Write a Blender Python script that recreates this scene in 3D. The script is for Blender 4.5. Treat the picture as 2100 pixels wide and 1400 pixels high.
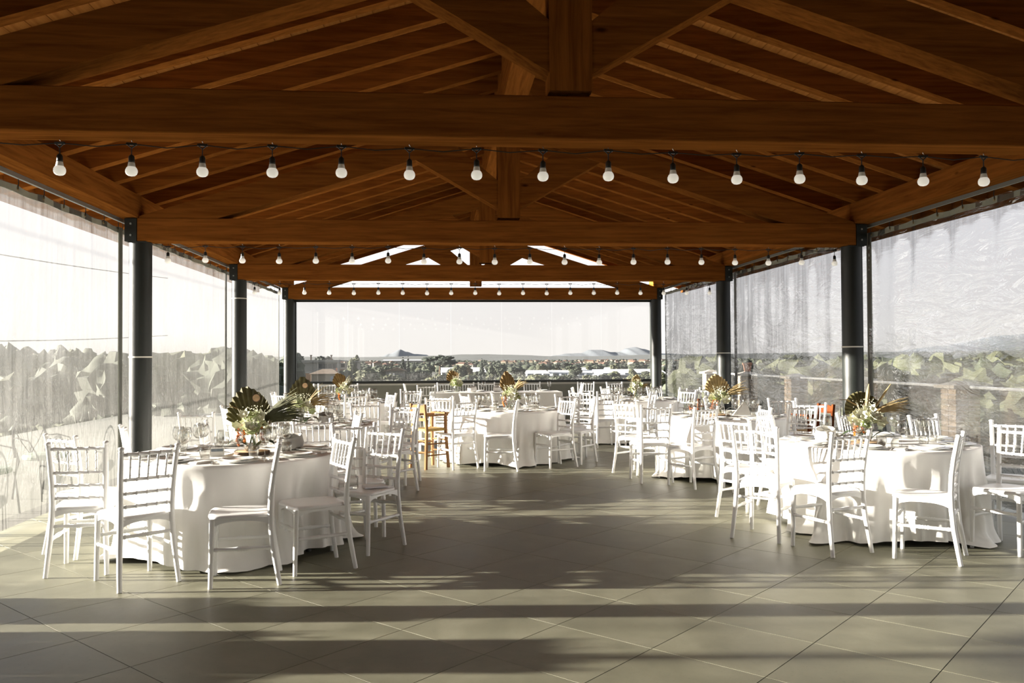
import bpy, math, random
from mathutils import Vector, Matrix

# ------------------------------------------------------------------ camera, light
S = bpy.context.scene
for o in list(bpy.data.objects):
    bpy.data.objects.remove(o)
COL = S.collection

CAM_H = 1.475
F_PX, PITCH, ROLL, YAW = 1733.94, 0.0186, 0.0054, 0.0839
cam = bpy.data.cameras.new('camera')
cam.sensor_width = 36.0
cam.lens = F_PX * 36.0 / 2100.0
cam.clip_start = 0.05
cam.clip_end = 30000
cam_o = bpy.data.objects.new('camera', cam)
COL.objects.link(cam_o)
cy, sy = math.cos(YAW), math.sin(YAW)
cp, sp = math.cos(PITCH), math.sin(PITCH)
cr, sr = math.cos(ROLL), math.sin(ROLL)
Rm = (Matrix(((cr, 0, -sr), (0, 1, 0), (sr, 0, cr)))
      @ Matrix(((1, 0, 0), (0, cp, sp), (0, -sp, cp)))
      @ Matrix(((cy, -sy, 0), (sy, cy, 0), (0, 0, 1))))
right, fwd, up = Rm[0], Rm[1], Rm[2]
m = Matrix.Identity(4)
for i in range(3):
    m[i][0], m[i][1], m[i][2] = right[i], up[i], -fwd[i]
m[2][3] = CAM_H
cam_o.matrix_world = m
S.camera = cam_o

SUN_ELEV = math.radians(9.6)
SUN_STRENGTH = 44.0
SKY_STRENGTH = 1.12
S.view_settings.view_transform = 'Standard'
S.view_settings.look = 'None'
S.view_settings.gamma = 1
S.view_settings.use_curve_mapping = False
S.view_settings.exposure = 0.58

w = bpy.data.worlds.new('sky')
S.world = w
w.use_nodes = True
nt = w.node_tree
nt.nodes.clear()
out = nt.nodes.new('ShaderNodeOutputWorld')
bg = nt.nodes.new('ShaderNodeBackground')
tc = nt.nodes.new('ShaderNodeTexCoord')
sep = nt.nodes.new('ShaderNodeSeparateXYZ')
rmp = nt.nodes.new('ShaderNodeValToRGB')
rmp.color_ramp.elements[0].position = 0.0
rmp.color_ramp.elements[0].color = (0.95, 0.91, 0.86, 1)
rmp.color_ramp.elements[1].position = 0.75
rmp.color_ramp.elements[1].color = (0.62, 0.72, 0.90, 1)
e = rmp.color_ramp.elements.new(0.16)
e.color = (0.93, 0.92, 0.94, 1)
bg.inputs['Strength'].default_value = SKY_STRENGTH
nt.links.new(tc.outputs['Generated'], sep.inputs[0])
nt.links.new(sep.outputs['Z'], rmp.inputs[0])
nt.links.new(rmp.outputs[0], bg.inputs['Color'])
nt.links.new(bg.outputs[0], out.inputs[0])

sun = bpy.data.lights.new('sun', 'SUN')
sun.energy = SUN_STRENGTH
sun.angle = math.radians(0.6)
sun.color = (1.0, 0.93, 0.82)
sun_o = bpy.data.objects.new('sun', sun)
COL.objects.link(sun_o)
sd = Vector((math.cos(SUN_ELEV) * 0.9965, -math.cos(SUN_ELEV) * 0.0838, -math.sin(SUN_ELEV)))
sun_o.rotation_euler = sd.to_track_quat('-Z', 'Y').to_euler()
sun_o.location = (-30, 8, 8)
try:
    S.cycles.transparent_max_bounces = 32
    S.cycles.max_bounces = 10
    S.cycles.diffuse_bounces = 6
except Exception:
    pass

rnd = random.Random(7)
PI = math.pi

# ------------------------------------------------------------------ materials
MATS = {}
def nodes_of(name):
    mt = bpy.data.materials.new(name)
    mt.use_nodes = True
    n = mt.node_tree.nodes
    b = n.get('Principled BSDF')
    return mt, mt.node_tree, n, b

def N(ntree, kind, **kw):
    nd = ntree.nodes.new(kind)
    for k, v in kw.items():
        if k == 'inp':
            for a, c in v.items():
                nd.inputs[a].default_value = c
        else:
            setattr(nd, k, v)
    return nd

def ramp(ntree, stops):
    r = ntree.nodes.new('ShaderNodeValToRGB')
    el = r.color_ramp.elements
    while len(el) > 1:
        el.remove(el[-1])
    el[0].position, el[0].color = stops[0][0], (*stops[0][1], 1)
    for p, c in stops[1:]:
        q = el.new(p)
        q.color = (*c, 1)
    return r

def mapping(ntree, scale, coord='Object'):
    t = ntree.nodes.new('ShaderNodeTexCoord')
    mp = ntree.nodes.new('ShaderNodeMapping')
    mp.inputs['Scale'].default_value = scale
    ntree.links.new(t.outputs[coord], mp.inputs[0])
    return mp

def plain(name, col, rough=0.5, metal=0.0, spec=0.5, noise=0.0, nscale=8.0, bump=0.0, bscale=40.0, rand=0.0):
    mt, t, n, b = nodes_of(name)
    b.inputs['Roughness'].default_value = rough
    b.inputs['Metallic'].default_value = metal
    b.inputs['Specular IOR Level'].default_value = spec
    mp = mapping(t, (1, 1, 1))
    nz = N(t, 'ShaderNodeTexNoise', inp={'Scale': nscale, 'Detail': 4.0})
    t.links.new(mp.outputs[0], nz.inputs['Vector'])
    k = max(noise, 0.001)
    rp = ramp(t, [(0.3, tuple(c * (1 - k) for c in col)), (0.7, tuple(min(1, c * (1 + k)) for c in col))])
    t.links.new(nz.outputs['Fac'], rp.inputs[0])
    last = rp.outputs[0]
    if rand:
        oi = n.new('ShaderNodeObjectInfo')
        hs = N(t, 'ShaderNodeHueSaturation')
        mr = N(t, 'ShaderNodeMapRange', inp={'To Min': 1 - rand, 'To Max': 1 + rand})
        t.links.new(oi.outputs['Random'], mr.inputs[0])
        t.links.new(mr.outputs[0], hs.inputs['Value'])
        t.links.new(last, hs.inputs['Color'])
        last = hs.outputs[0]
    t.links.new(last, b.inputs['Base Color'])
    if bump:
        nb = N(t, 'ShaderNodeTexNoise', inp={'Scale': bscale, 'Detail': 3.0})
        t.links.new(mp.outputs[0], nb.inputs['Vector'])
        bp = N(t, 'ShaderNodeBump', inp={'Strength': bump, 'Distance': 0.01})
        t.links.new(nb.outputs['Fac'], bp.inputs['Height'])
        t.links.new(bp.outputs[0], b.inputs['Normal'])
    MATS[name] = mt
    return mt

def wood(name, axis, base, dark, knots=True, rand=0.12):
    """timber with grain along one axis of the object"""
    mt, t, n, b = nodes_of(name)
    sc = [9.0, 9.0, 9.0]
    sc[axis] = 0.55
    mp = mapping(t, tuple(sc))
    nz = N(t, 'ShaderNodeTexNoise', inp={'Scale': 2.6, 'Detail': 6.0, 'Roughness': 0.62, 'Distortion': 0.5})
    t.links.new(mp.outputs[0], nz.inputs['Vector'])
    rp = ramp(t, [(0.32, dark), (0.62, base)])
    t.links.new(nz.outputs['Fac'], rp.inputs[0])
    last = rp.outputs[0]
    if knots:
        sk = [1.6, 1.6, 1.6]
        sk[axis] = 0.62
        mk = mapping(t, tuple(sk))
        vo = N(t, 'ShaderNodeTexVoronoi', inp={'Scale': 2.2, 'Randomness': 1.0})
        t.links.new(mk.outputs[0], vo.inputs['Vector'])
        kr = ramp(t, [(0.03, (0.16, 0.12, 0.10)), (0.075, (1, 1, 1))])
        t.links.new(vo.outputs['Distance'], kr.inputs[0])
        mx = N(t, 'ShaderNodeMix', data_type='RGBA', blend_type='MULTIPLY')
        mx.inputs[0].default_value = 0.85
        t.links.new(last, mx.inputs[6])
        t.links.new(kr.outputs[0], mx.inputs[7])
        last = mx.outputs[2]
    oi = n.new('ShaderNodeObjectInfo')
    hs = N(t, 'ShaderNodeHueSaturation')
    mr = N(t, 'ShaderNodeMapRange', inp={'To Min': 1 - rand, 'To Max': 1 + rand})
    t.links.new(oi.outputs['Random'], mr.inputs[0])
    t.links.new(mr.outputs[0], hs.inputs['Value'])
    t.links.new(last, hs.inputs['Color'])
    t.links.new(hs.outputs[0], b.inputs['Base Color'])
    b.inputs['Roughness'].default_value = 0.55
    b.inputs['Specular IOR Level'].default_value = 0.0
    bp = N(t, 'ShaderNodeBump', inp={'Strength': 0.15, 'Distance': 0.004})
    t.links.new(nz.outputs['Fac'], bp.inputs['Height'])
    t.links.new(bp.outputs[0], b.inputs['Normal'])
    MATS[name] = mt
    return mt

WB, WD = (0.265, 0.094, 0.018), (0.150, 0.048, 0.009)
wood('timber_x', 0, WB, WD)
wood('timber_y', 1, WB, WD)
wood('timber_z', 2, WB, WD)
wood('plank_wood', 1, (0.50, 0.215, 0.055), (0.37, 0.145, 0.034), rand=0.10)
wood('honey_wood', 2, (0.30, 0.17, 0.085), (0.22, 0.115, 0.053), knots=False, rand=0.04)
wood('red_wood', 2, (0.17, 0.05, 0.018), (0.09, 0.028, 0.012), knots=False, rand=0.04)
plain('resin', (0.83, 0.83, 0.82), rough=0.32, noise=0.01)
plain('black_metal', (0.010, 0.013, 0.011), rough=0.45, noise=0.15, nscale=3)
plain('black_plastic', (0.012, 0.014, 0.013), rough=0.45)
plain('rail_grey', (0.33, 0.36, 0.35), rough=0.35, metal=0.6)
plain('hem', (0.26, 0.27, 0.22), rough=0.5, noise=0.1)
plain('brass', (0.55, 0.45, 0.25), rough=0.35, metal=0.9)
plain('steel', (0.62, 0.61, 0.58), rough=0.22, metal=1.0)
plain('strap', (0.72, 0.70, 0.63), rough=0.7)
plain('bulb', (0.84, 0.83, 0.78), rough=0.3, noise=0.01)
bb = MATS['bulb'].node_tree.nodes['Principled BSDF']
bb.inputs['Emission Color'].default_value = (1.0, 0.95, 0.82, 1)
bb.inputs['Emission Strength'].default_value = 0.30
plain('bulb_collar', (0.74, 0.74, 0.70), rough=0.4)
plain('porcelain', (0.82, 0.82, 0.79), rough=0.12, noise=0.01)
plain('napkin', (0.80, 0.79, 0.75), rough=0.9, bump=0.2, bscale=60)
plain('grey_linen', (0.33, 0.32, 0.30), rough=0.9, bump=0.2, bscale=60)
plain('low_wall', (0.20, 0.20, 0.165), rough=0.8, noise=0.12, nscale=2.5, bump=0.1)
plain('ledge', (0.42, 0.41, 0.36), rough=0.7, noise=0.08)
plain('grout', (0.05, 0.047, 0.038), rough=0.9)
plain('paving', (0.13, 0.13, 0.105), rough=0.9, noise=0.15, nscale=1.2)
plain('palm_olive', (0.095, 0.085, 0.030), rough=0.7, noise=0.45, nscale=12)
plain('palm_brown', (0.20, 0.125, 0.042), rough=0.7, noise=0.4, nscale=12)
plain('palm_straw', (0.40, 0.30, 0.14), rough=0.75, noise=0.35, nscale=14)
plain('frond_green', (0.115, 0.12, 0.06), rough=0.7, noise=0.45, nscale=12)
plain('petal_white', (0.72, 0.72, 0.55), rough=0.7, noise=0.12, nscale=20)
plain('petal_green', (0.45, 0.52, 0.26), rough=0.7, noise=0.2, nscale=20)
plain('blossom_orange', (0.45, 0.12, 0.012), rough=0.6, noise=0.25, nscale=30)
plain('leaf_green', (0.03, 0.06, 0.02), rough=0.35, noise=0.3)
plain('stem_green', (0.10, 0.14, 0.05), rough=0.6)
plain('bark', (0.10, 0.065, 0.04), rough=0.9, noise=0.4, nscale=30)
plain('cut_wood', (0.66, 0.45, 0.25), rough=0.7, noise=0.2, nscale=25)
plain('card', (0.66, 0.66, 0.63), rough=0.6)
plain('ink', (0.03, 0.03, 0.03), rough=0.6)
plain('paper', (0.80, 0.82, 0.86), rough=0.8)
plain('rush', (0.45, 0.31, 0.10), rough=0.85, noise=0.35, nscale=60, bump=0.4, bscale=90)
plain('iron', (0.012, 0.014, 0.013), rough=0.9, spec=0.1)
plain('cushion', (0.16, 0.20, 0.15), rough=0.9, noise=0.1)
plain('brick', (0.40, 0.29, 0.185), rough=0.9, noise=0.25, nscale=14, rand=0.22)
plain('mortar', (0.45, 0.41, 0.35), rough=0.9)
plain('cap_stone', (0.55, 0.48, 0.38), rough=0.85, noise=0.1)
plain('white_paint', (0.75, 0.73, 0.68), rough=0.6)
plain('terracotta', (0.52, 0.21, 0.12), rough=0.8, noise=0.2)
plain('soil', (0.018, 0.021, 0.010), rough=1.0, noise=0.55, nscale=0.02)
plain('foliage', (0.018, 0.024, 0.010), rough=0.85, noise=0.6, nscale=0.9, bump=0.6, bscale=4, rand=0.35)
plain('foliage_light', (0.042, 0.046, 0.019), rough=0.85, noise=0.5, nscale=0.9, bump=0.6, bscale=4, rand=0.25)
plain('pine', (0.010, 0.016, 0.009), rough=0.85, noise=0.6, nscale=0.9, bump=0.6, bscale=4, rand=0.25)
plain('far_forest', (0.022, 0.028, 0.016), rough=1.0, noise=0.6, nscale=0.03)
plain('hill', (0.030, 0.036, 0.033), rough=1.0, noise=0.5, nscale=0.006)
plain('mountain', (0.085, 0.097, 0.108), rough=1.0, noise=0.2, nscale=0.001)  # bluish grey stands in for the haze of distance
plain('wall_cream', (0.18, 0.155, 0.11), rough=0.9, noise=0.06, rand=0.2)
plain('wall_grey', (0.16, 0.157, 0.14), rough=0.9, noise=0.06)
plain('wall_ochre', (0.25, 0.14, 0.07), rough=0.9, noise=0.08)
plain('wall_white', (0.22, 0.21, 0.19), rough=0.9, noise=0.05, rand=0.12)
plain('roof_tile', (0.11, 0.055, 0.035), rough=0.9, noise=0.3, nscale=0.8, rand=0.25)
plain('roof_brown', (0.14, 0.10, 0.065), rough=0.9, noise=0.25, nscale=1.5)
plain('roof_white', (0.50, 0.49, 0.47), rough=0.7, noise=0.05)
plain('dark_glass', (0.02, 0.022, 0.022), rough=0.15)
plain('shutter', (0.15, 0.18, 0.21), rough=0.7)
plain('linen', (0.80, 0.79, 0.76), rough=0.85, noise=0.015, bump=0.35, bscale=5)

def tile_material():
    mt, t, n, b = nodes_of('tile')
    mp = mapping(t, (1, 1, 1), 'Object')
    oi = n.new('ShaderNodeObjectInfo')
    add = N(t, 'ShaderNodeVectorMath', operation='ADD')
    sc = N(t, 'ShaderNodeVectorMath', operation='SCALE')
    sc.inputs['Scale'].default_value = 37.0
    cmb = n.new('ShaderNodeCombineXYZ')
    t.links.new(oi.outputs['Random'], cmb.inputs[0])
    t.links.new(oi.outputs['Random'], cmb.inputs[1])
    t.links.new(cmb.outputs[0], sc.inputs[0])
    t.links.new(mp.outputs[0], add.inputs[0])
    t.links.new(sc.outputs[0], add.inputs[1])
    n1 = N(t, 'ShaderNodeTexNoise', inp={'Scale': 2.6, 'Detail': 6.0, 'Roughness': 0.6, 'Distortion': 0.4})
    t.links.new(add.outputs[0], n1.inputs['Vector'])
    rp = ramp(t, [(0.28, (0.138, 0.135, 0.091)), (0.52, (0.186, 0.181, 0.127)), (0.75, (0.240, 0.232, 0.170))])
    t.links.new(n1.outputs['Fac'], rp.inputs[0])
    n2 = N(t, 'ShaderNodeTexNoise', inp={'Scale': 55.0, 'Detail': 2.0})
    t.links.new(add.outputs[0], n2.inputs['Vector'])
    r2 = ramp(t, [(0.24, (0.55, 0.55, 0.55)), (0.36, (1, 1, 1))])
    t.links.new(n2.outputs['Fac'], r2.inputs[0])
    mx = N(t, 'ShaderNodeMix', data_type='RGBA', blend_type='MULTIPLY')
    mx.inputs[0].default_value = 0.5
    t.links.new(rp.outputs[0], mx.inputs[6])
    t.links.new(r2.outputs[0], mx.inputs[7])
    hs = N(t, 'ShaderNodeHueSaturation')
    mr = N(t, 'ShaderNodeMapRange', inp={'To Min': 0.90, 'To Max': 1.10})
    t.links.new(oi.outputs['Random'], mr.inputs[0])
    t.links.new(mr.outputs[0], hs.inputs['Value'])
    t.links.new(mx.outputs[2], hs.inputs['Color'])
    t.links.new(hs.outputs[0], b.inputs['Base Color'])
    rr = N(t, 'ShaderNodeMapRange', inp={'To Min': 0.36, 'To Max': 0.58})
    t.links.new(n1.outputs['Fac'], rr.inputs[0])
    t.links.new(rr.outputs[0], b.inputs['Roughness'])
    b.inputs['Specular IOR Level'].default_value = 0.35
    MATS['tile'] = mt
tile_material()

def glass_material(name, tint, edge, base):
    """thin clear glass: mostly see-through, mirror-like towards its edges"""
    mt, t, n, b = nodes_of(name)
    n.remove(b)
    o = n.get('Material Output')
    tr = N(t, 'ShaderNodeBsdfTransparent', inp={'Color': (*tint, 1)})
    gl = N(t, 'ShaderNodeBsdfGlossy', inp={'Color': (0.95, 0.95, 0.93, 1), 'Roughness': 0.04})
    lw = N(t, 'ShaderNodeLayerWeight', inp={'Blend': 0.35})
    pw = N(t, 'ShaderNodeMath', operation='POWER')
    pw.inputs[1].default_value = 2.0
    t.links.new(lw.outputs['Facing'], pw.inputs[0])
    mr = N(t, 'ShaderNodeMapRange', inp={'To Min': base, 'To Max': edge})
    t.links.new(pw.outputs[0], mr.inputs[0])
    er = ramp(t, [(0.35, tint), (0.92, tuple(c * 0.30 for c in tint))])
    t.links.new(lw.outputs['Facing'], er.inputs[0])
    t.links.new(er.outputs[0], tr.inputs['Color'])
    mx = n.new('ShaderNodeMixShader')
    t.links.new(mr.outputs[0], mx.inputs[0])
    t.links.new(tr.outputs[0], mx.inputs[1])
    t.links.new(gl.outputs[0], mx.inputs[2])
    t.links.new(mx.outputs[0], o.inputs['Surface'])
    MATS[name] = mt
glass_material('glassware', (0.92, 0.92, 0.91), 0.75, 0.09)

def pane_material():
    mt, t, n, b = nodes_of('pane')
    n.remove(b)
    o = n.get('Material Output')
    tr = N(t, 'ShaderNodeBsdfTransparent', inp={'Color': (0.79, 0.79, 0.79, 1)})
    df = N(t, 'ShaderNodeBsdfTranslucent', inp={'Color': (0.92, 0.92, 0.90, 1)})
    gl = N(t, 'ShaderNodeBsdfGlossy', inp={'Color': (1, 1, 1, 1), 'Roughness': 0.02})
    mp = mapping(t, (0.35, 1, 0.7))
    nz = N(t, 'ShaderNodeTexNoise', inp={'Scale': 1.3, 'Detail': 3.0})
    t.links.new(mp.outputs[0], nz.inputs['Vector'])
    mr = N(t, 'ShaderNodeMapRange', inp={'From Min': 0.3, 'From Max': 0.75, 'To Min': 0.012, 'To Max': 0.035})
    t.links.new(nz.outputs['Fac'], mr.inputs[0])
    m1 = n.new('ShaderNodeMixShader')
    t.links.new(mr.outputs[0], m1.inputs[0])
    t.links.new(tr.outputs[0], m1.inputs[1])
    t.links.new(df.outputs[0], m1.inputs[2])
    m2 = n.new('ShaderNodeMixShader')
    m2.inputs[0].default_value = 0.04
    t.links.new(m1.outputs[0], m2.inputs[1])
    t.links.new(gl.outputs[0], m2.inputs[2])
    t.links.new(m2.outputs[0], o.inputs['Surface'])
    MATS['pane'] = mt
pane_material()

def curtain_material(name, milk_lo, milk_hi, tint, seed, blur, gloss=0.08, gscale=(1, 3.0, 1.1), grough=0.10):
    """clear PVC sheet: see-through, milky vertical scuffs, a wrinkled gloss"""
    mt, t, n, b = nodes_of(name)
    n.remove(b)
    o = n.get('Material Output')
    mp = mapping(t, (1, 9.0, 0.35))
    mp.inputs['Location'].default_value = (seed, seed * 1.7, seed * 0.3)
    nz = N(t, 'ShaderNodeTexNoise', inp={'Scale': 1.6, 'Detail': 7.0, 'Roughness': 0.68})
    t.links.new(mp.outputs[0], nz.inputs['Vector'])
    mp2 = mapping(t, (1, 1.1, 0.9))
    n2 = N(t, 'ShaderNodeTexNoise', inp={'Scale': 1.0, 'Detail': 4.0, 'Distortion': 1.5})
    t.links.new(mp2.outputs[0], n2.inputs['Vector'])
    av = N(t, 'ShaderNodeMath', operation='MULTIPLY_ADD')
    av.inputs[1].default_value = 0.62
    t.links.new(nz.outputs['Fac'], av.inputs[0])
    ms = N(t, 'ShaderNodeMath', operation='MULTIPLY')
    ms.inputs[1].default_value = 0.38
    t.links.new(n2.outputs['Fac'], ms.inputs[0])
    t.links.new(ms.outputs[0], av.inputs[2])
    mr = N(t, 'ShaderNodeMapRange', inp={'From Min': 0.34, 'From Max': 0.68, 'To Min': milk_lo, 'To Max': milk_hi})
    t.links.new(av.outputs[0], mr.inputs[0])
    tr = N(t, 'ShaderNodeBsdfTransparent', inp={'Color': (*tint, 1)})
    tl = N(t, 'ShaderNodeBsdfTranslucent', inp={'Color': (0.88, 0.87, 0.82, 1)})
    df = N(t, 'ShaderNodeBsdfDiffuse', inp={'Color': (0.86, 0.87, 0.85, 1)})
    m0 = n.new('ShaderNodeMixShader')
    m0.inputs[0].default_value = 0.68
    t.links.new(tl.outputs[0], m0.inputs[1])
    t.links.new(df.outputs[0], m0.inputs[2])
    m1 = n.new('ShaderNodeMixShader')
    t.links.new(mr.outputs[0], m1.inputs[0])
    t.links.new(tr.outputs[0], m1.inputs[1])
    t.links.new(m0.outputs[0], m1.inputs[2])
    gl = N(t, 'ShaderNodeBsdfGlossy', inp={'Color': (1, 1, 1, 1), 'Roughness': grough})
    mp3 = mapping(t, gscale)
    mp3.inputs['Rotation'].default_value = (0.5 if gloss > 0.1 else 0.0, 0, 0)
    n3 = N(t, 'ShaderNodeTexNoise', inp={'Scale': 2.4, 'Detail': 3.0, 'Distortion': 2.2})
    t.links.new(mp3.outputs[0], n3.inputs['Vector'])
    bp = N(t, 'ShaderNodeBump', inp={'Strength': 0.55, 'Distance': 0.05})
    t.links.new(n3.outputs['Fac'], bp.inputs['Height'])
    t.links.new(bp.outputs[0], gl.inputs['Normal'])
    rf = N(t, 'ShaderNodeBsdfRefraction', inp={'Color': (*tint, 1), 'Roughness': 0.20, 'IOR': 1.10})
    bp2 = N(t, 'ShaderNodeBump', inp={'Strength': 0.07, 'Distance': 0.05})
    t.links.new(n3.outputs['Fac'], bp2.inputs['Height'])
    t.links.new(bp2.outputs[0], rf.inputs['Normal'])
    bl_ = N(t, 'ShaderNodeMapRange', inp={'From Min': 0.36, 'From Max': 0.62, 'To Min': blur[0], 'To Max': blur[1]})
    t.links.new(av.outputs[0], bl_.inputs[0])
    mb_ = n.new('ShaderNodeMixShader')
    t.links.new(bl_.outputs[0], mb_.inputs[0])
    t.links.new(m1.outputs[0], mb_.inputs[1])
    t.links.new(rf.outputs[0], mb_.inputs[2])
    m1 = mb_
    m2 = n.new('ShaderNodeMixShader')
    m2.inputs[0].default_value = gloss
    t.links.new(m1.outputs[0], m2.inputs[1])
    t.links.new(gl.outputs[0], m2.inputs[2])
    t.links.new(m2.outputs[0], o.inputs['Surface'])
    MATS[name] = mt
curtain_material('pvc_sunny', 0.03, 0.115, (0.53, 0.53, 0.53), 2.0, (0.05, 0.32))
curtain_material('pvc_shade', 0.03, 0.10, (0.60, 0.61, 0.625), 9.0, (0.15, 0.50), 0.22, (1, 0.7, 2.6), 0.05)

# ------------------------------------------------------------------ mesh helpers
class MB:
    def __init__(s):
        s.v, s.f = [], []

    def add(s, verts, faces):
        k = len(s.v)
        s.v += [tuple(p) for p in verts]
        s.f += [tuple(i + k for i in f) for f in faces]
        return s

    def box(s, x0, x1, y0, y1, z0, z1):
        return s.hexa([(x0, y0, z0), (x1, y0, z0), (x1, y1, z0), (x0, y1, z0)],
                      [(x0, y0, z1), (x1, y0, z1), (x1, y1, z1), (x0, y1, z1)])

    def hexa(s, lo, hi):
        n = len(lo)
        f = [tuple(reversed(range(n))), tuple(range(n, 2 * n))]
        f += [(i, (i + 1) % n, n + (i + 1) % n, n + i) for i in range(n)]
        return s.add(list(lo) + list(hi), f)

    def cbox(s, x0, x1, y0, y1, z0, z1, c):
        """box with a chamfer all round its four long x edges"""
        pr = [(y0 + c, z0), (y1 - c, z0), (y1, z0 + c), (y1, z1 - c), (y1 - c, z1), (y0 + c, z1), (y0, z1 - c), (y0, z0 + c)]
        return s.hexa([(x0, a, b) for a, b in pr], [(x1, a, b) for a, b in pr])

    def loft(s, rings, cap=True):
        n = len(rings[0])
        v = [p for r in rings for p in r]
        f = []
        for k in range(len(rings) - 1):
            for i in range(n):
                j = (i + 1) % n
                f.append((k * n + i, k * n + j, (k + 1) * n + j, (k + 1) * n + i))
        if cap:
            f.append(tuple(reversed(range(n))))
            f.append(tuple(range((len(rings) - 1) * n, len(rings) * n)))
        return s.add(v, f)

    def tube(s, pts, rad, n=8, cap=True):
        pts = [Vector(p) for p in pts]
        if not isinstance(rad, (list, tuple)):
            rad = [rad] * len(pts)
        rings = []
        ref = None
        for i, p in enumerate(pts):
            a = pts[max(i - 1, 0)]
            b = pts[min(i + 1, len(pts) - 1)]
            d = (b - a).normalized()
            if ref is None:
                ref = Vector((0, 0, 1)) if abs(d.z) < 0.9 else Vector((1, 0, 0))
            u = d.cross(ref)
            if u.length < 1e-5:
                u = d.cross(Vector((0, 1, 0)))
            u.normalize()
            vv = d.cross(u).normalized()
            rings.append([p + (u * math.cos(2 * PI * k / n) + vv * math.sin(2 * PI * k / n)) * rad[i] for k in range(n)])
        return s.loft(rings, cap)

    def lathe(s, prof, n=16, c=(0, 0, 0), cap=True):
        rings = [[(c[0] + r * math.cos(2 * PI * k / n), c[1] + r * math.sin(2 * PI * k / n), c[2] + z) for k in range(n)] for r, z in prof]
        return s.loft(rings, cap)

    def rod(s, a, b, prof, n=8):
        """lathe-turned rod from a to b; prof = [(t 0..1, radius)]"""
        a, b = Vector(a), Vector(b)
        return s.tube([a.lerp(b, t) for t, _ in prof], [r for _, r in prof], n)

    def mesh(s, name, smooth=False):
        me = bpy.data.meshes.new(name)
        me.from_pydata(s.v, [], s.f)
        me.validate()
        if smooth:
            me.polygons.foreach_set('use_smooth', [True] * len(me.polygons))
        me.update()
        return me

def smooth_angle(me, deg=40):
    try:
        me.set_sharp_from_angle(angle=math.radians(deg))
    except Exception:
        pass

def link(name, me, parent=None, loc=(0, 0, 0), rot=(0, 0, 0), scale=None):
    o = bpy.data.objects.new(name, me)
    COL.objects.link(o)
    o.location = loc
    o.rotation_euler = rot
    if scale is not None:
        o.scale = scale if hasattr(scale, '__len__') else (scale,) * 3
    if parent is not None:
        o.parent = parent
    return o

def build(name, mb, mat, parent=None, loc=(0, 0, 0), rot=(0, 0, 0), smooth=False, sharp=40):
    me = mb.mesh(name, smooth)
    if smooth and sharp:
        smooth_angle(me, sharp)
    me.materials.append(MATS[mat])
    return link(name, me, parent, loc, rot)

def tag(o, label=None, cat=None, group=None, kind=None):
    if label:
        o['label'] = label
    if cat:
        o['category'] = cat
    if group:
        o['group'] = group
    if kind:
        o['kind'] = kind
    return o

def thing(name, label, cat, loc=(0, 0, 0), rz=0.0, group=None):
    o = link(name, None, None, loc, (0, 0, rz))
    o.empty_display_size = 0.1
    return tag(o, label, cat, group)

class Part:
    def __init__(s, name, me, loc=(0, 0, 0), rot=(0, 0, 0), scale=None, subs=()):
        s.name, s.me, s.loc, s.rot, s.scale, s.subs = name, me, loc, rot, scale, list(subs)

def mk(name, mb, mat, smooth=True, sharp=40):
    me = mb.mesh(name, smooth)
    if smooth and sharp:
        smooth_angle(me, sharp)
    me.materials.append(MATS[mat])
    return me

def put(parts, parent):
    for p in parts:
        o = link(p.name, p.me, parent, p.loc, p.rot, p.scale)
        if p.subs:
            put(p.subs, o)

def struct(name, mb, mat, **kw):
    return tag(build(name, mb, mat, **kw), kind='structure')

# ------------------------------------------------------------------ hall dimensions
CX = 0.807                    # ridge line
HALF = 4.237                  # half span, post centres
XL, XR = CX - HALF, CX + HALF
BAY = 4.76
TY = [0.368 + BAY * k for k in range(5)]       # front faces of the five roof trusses
TW = 0.235                                     # timber width of a truss
ZB, ZT = 2.8156, 3.0803                        # tie beam
SL = 0.313                                     # roof slope
Y0, Y1 = -5.0, 20.24                          # roof ends

# ------------------------------------------------------------------ floor of diagonal tiles
FX0, FX1, FY0, FY1 = -3.80, 5.42, -4.98, 19.49
floor = struct('floor', MB().box(FX0 - 0.25, FX1 + 0.25, FY0, FY1, -0.16, -0.0025), 'grout')
def clip(poly, axis, lim, keep_less):
    res = []
    for i in range(len(poly)):
        a, b = poly[i], poly[(i + 1) % len(poly)]
        ia = (a[axis] <= lim) if keep_less else (a[axis] >= lim)
        ib = (b[axis] <= lim) if keep_less else (b[axis] >= lim)
        if ia:
            res.append(a)
        if ia != ib:
            t = (lim - a[axis]) / (b[axis] - a[axis])
            res.append((a[0] + t * (b[0] - a[0]), a[1] + t * (b[1] - a[1])))
    return res
TS = 0.6
q = math.sqrt(0.5)
tile_list = []
for i in range(-40, 41):
    for j in range(-40, 41):
        ccx = 0.2058 + ((i + 0.5) * q + (j + 0.5) * q) * TS
        ccy = 5.074 + (-(i + 0.5) * q + (j + 0.5) * q) * TS
        if FX0 - 0.5 < ccx < FX1 + 0.5 and FY0 - 0.5 < ccy < FY1 + 0.5:
            h = TS / 2 - 0.0022
            r = h * math.sqrt(2)
            poly = [(ccx, ccy - r), (ccx + r, ccy), (ccx, ccy + r), (ccx - r, ccy)]
            for ax, lim, less in ((0, FX1, True), (0, FX0, False), (1, FY1, True), (1, FY0, False)):
                if poly:
                    poly = clip(poly, ax, lim, less)
            if len(poly) >= 3:
                full = (FX0 < ccx - r and ccx + r < FX1 and FY0 < ccy - r and ccy + r < FY1)
                tile_list.append((ccx, ccy, poly, full))
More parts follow.
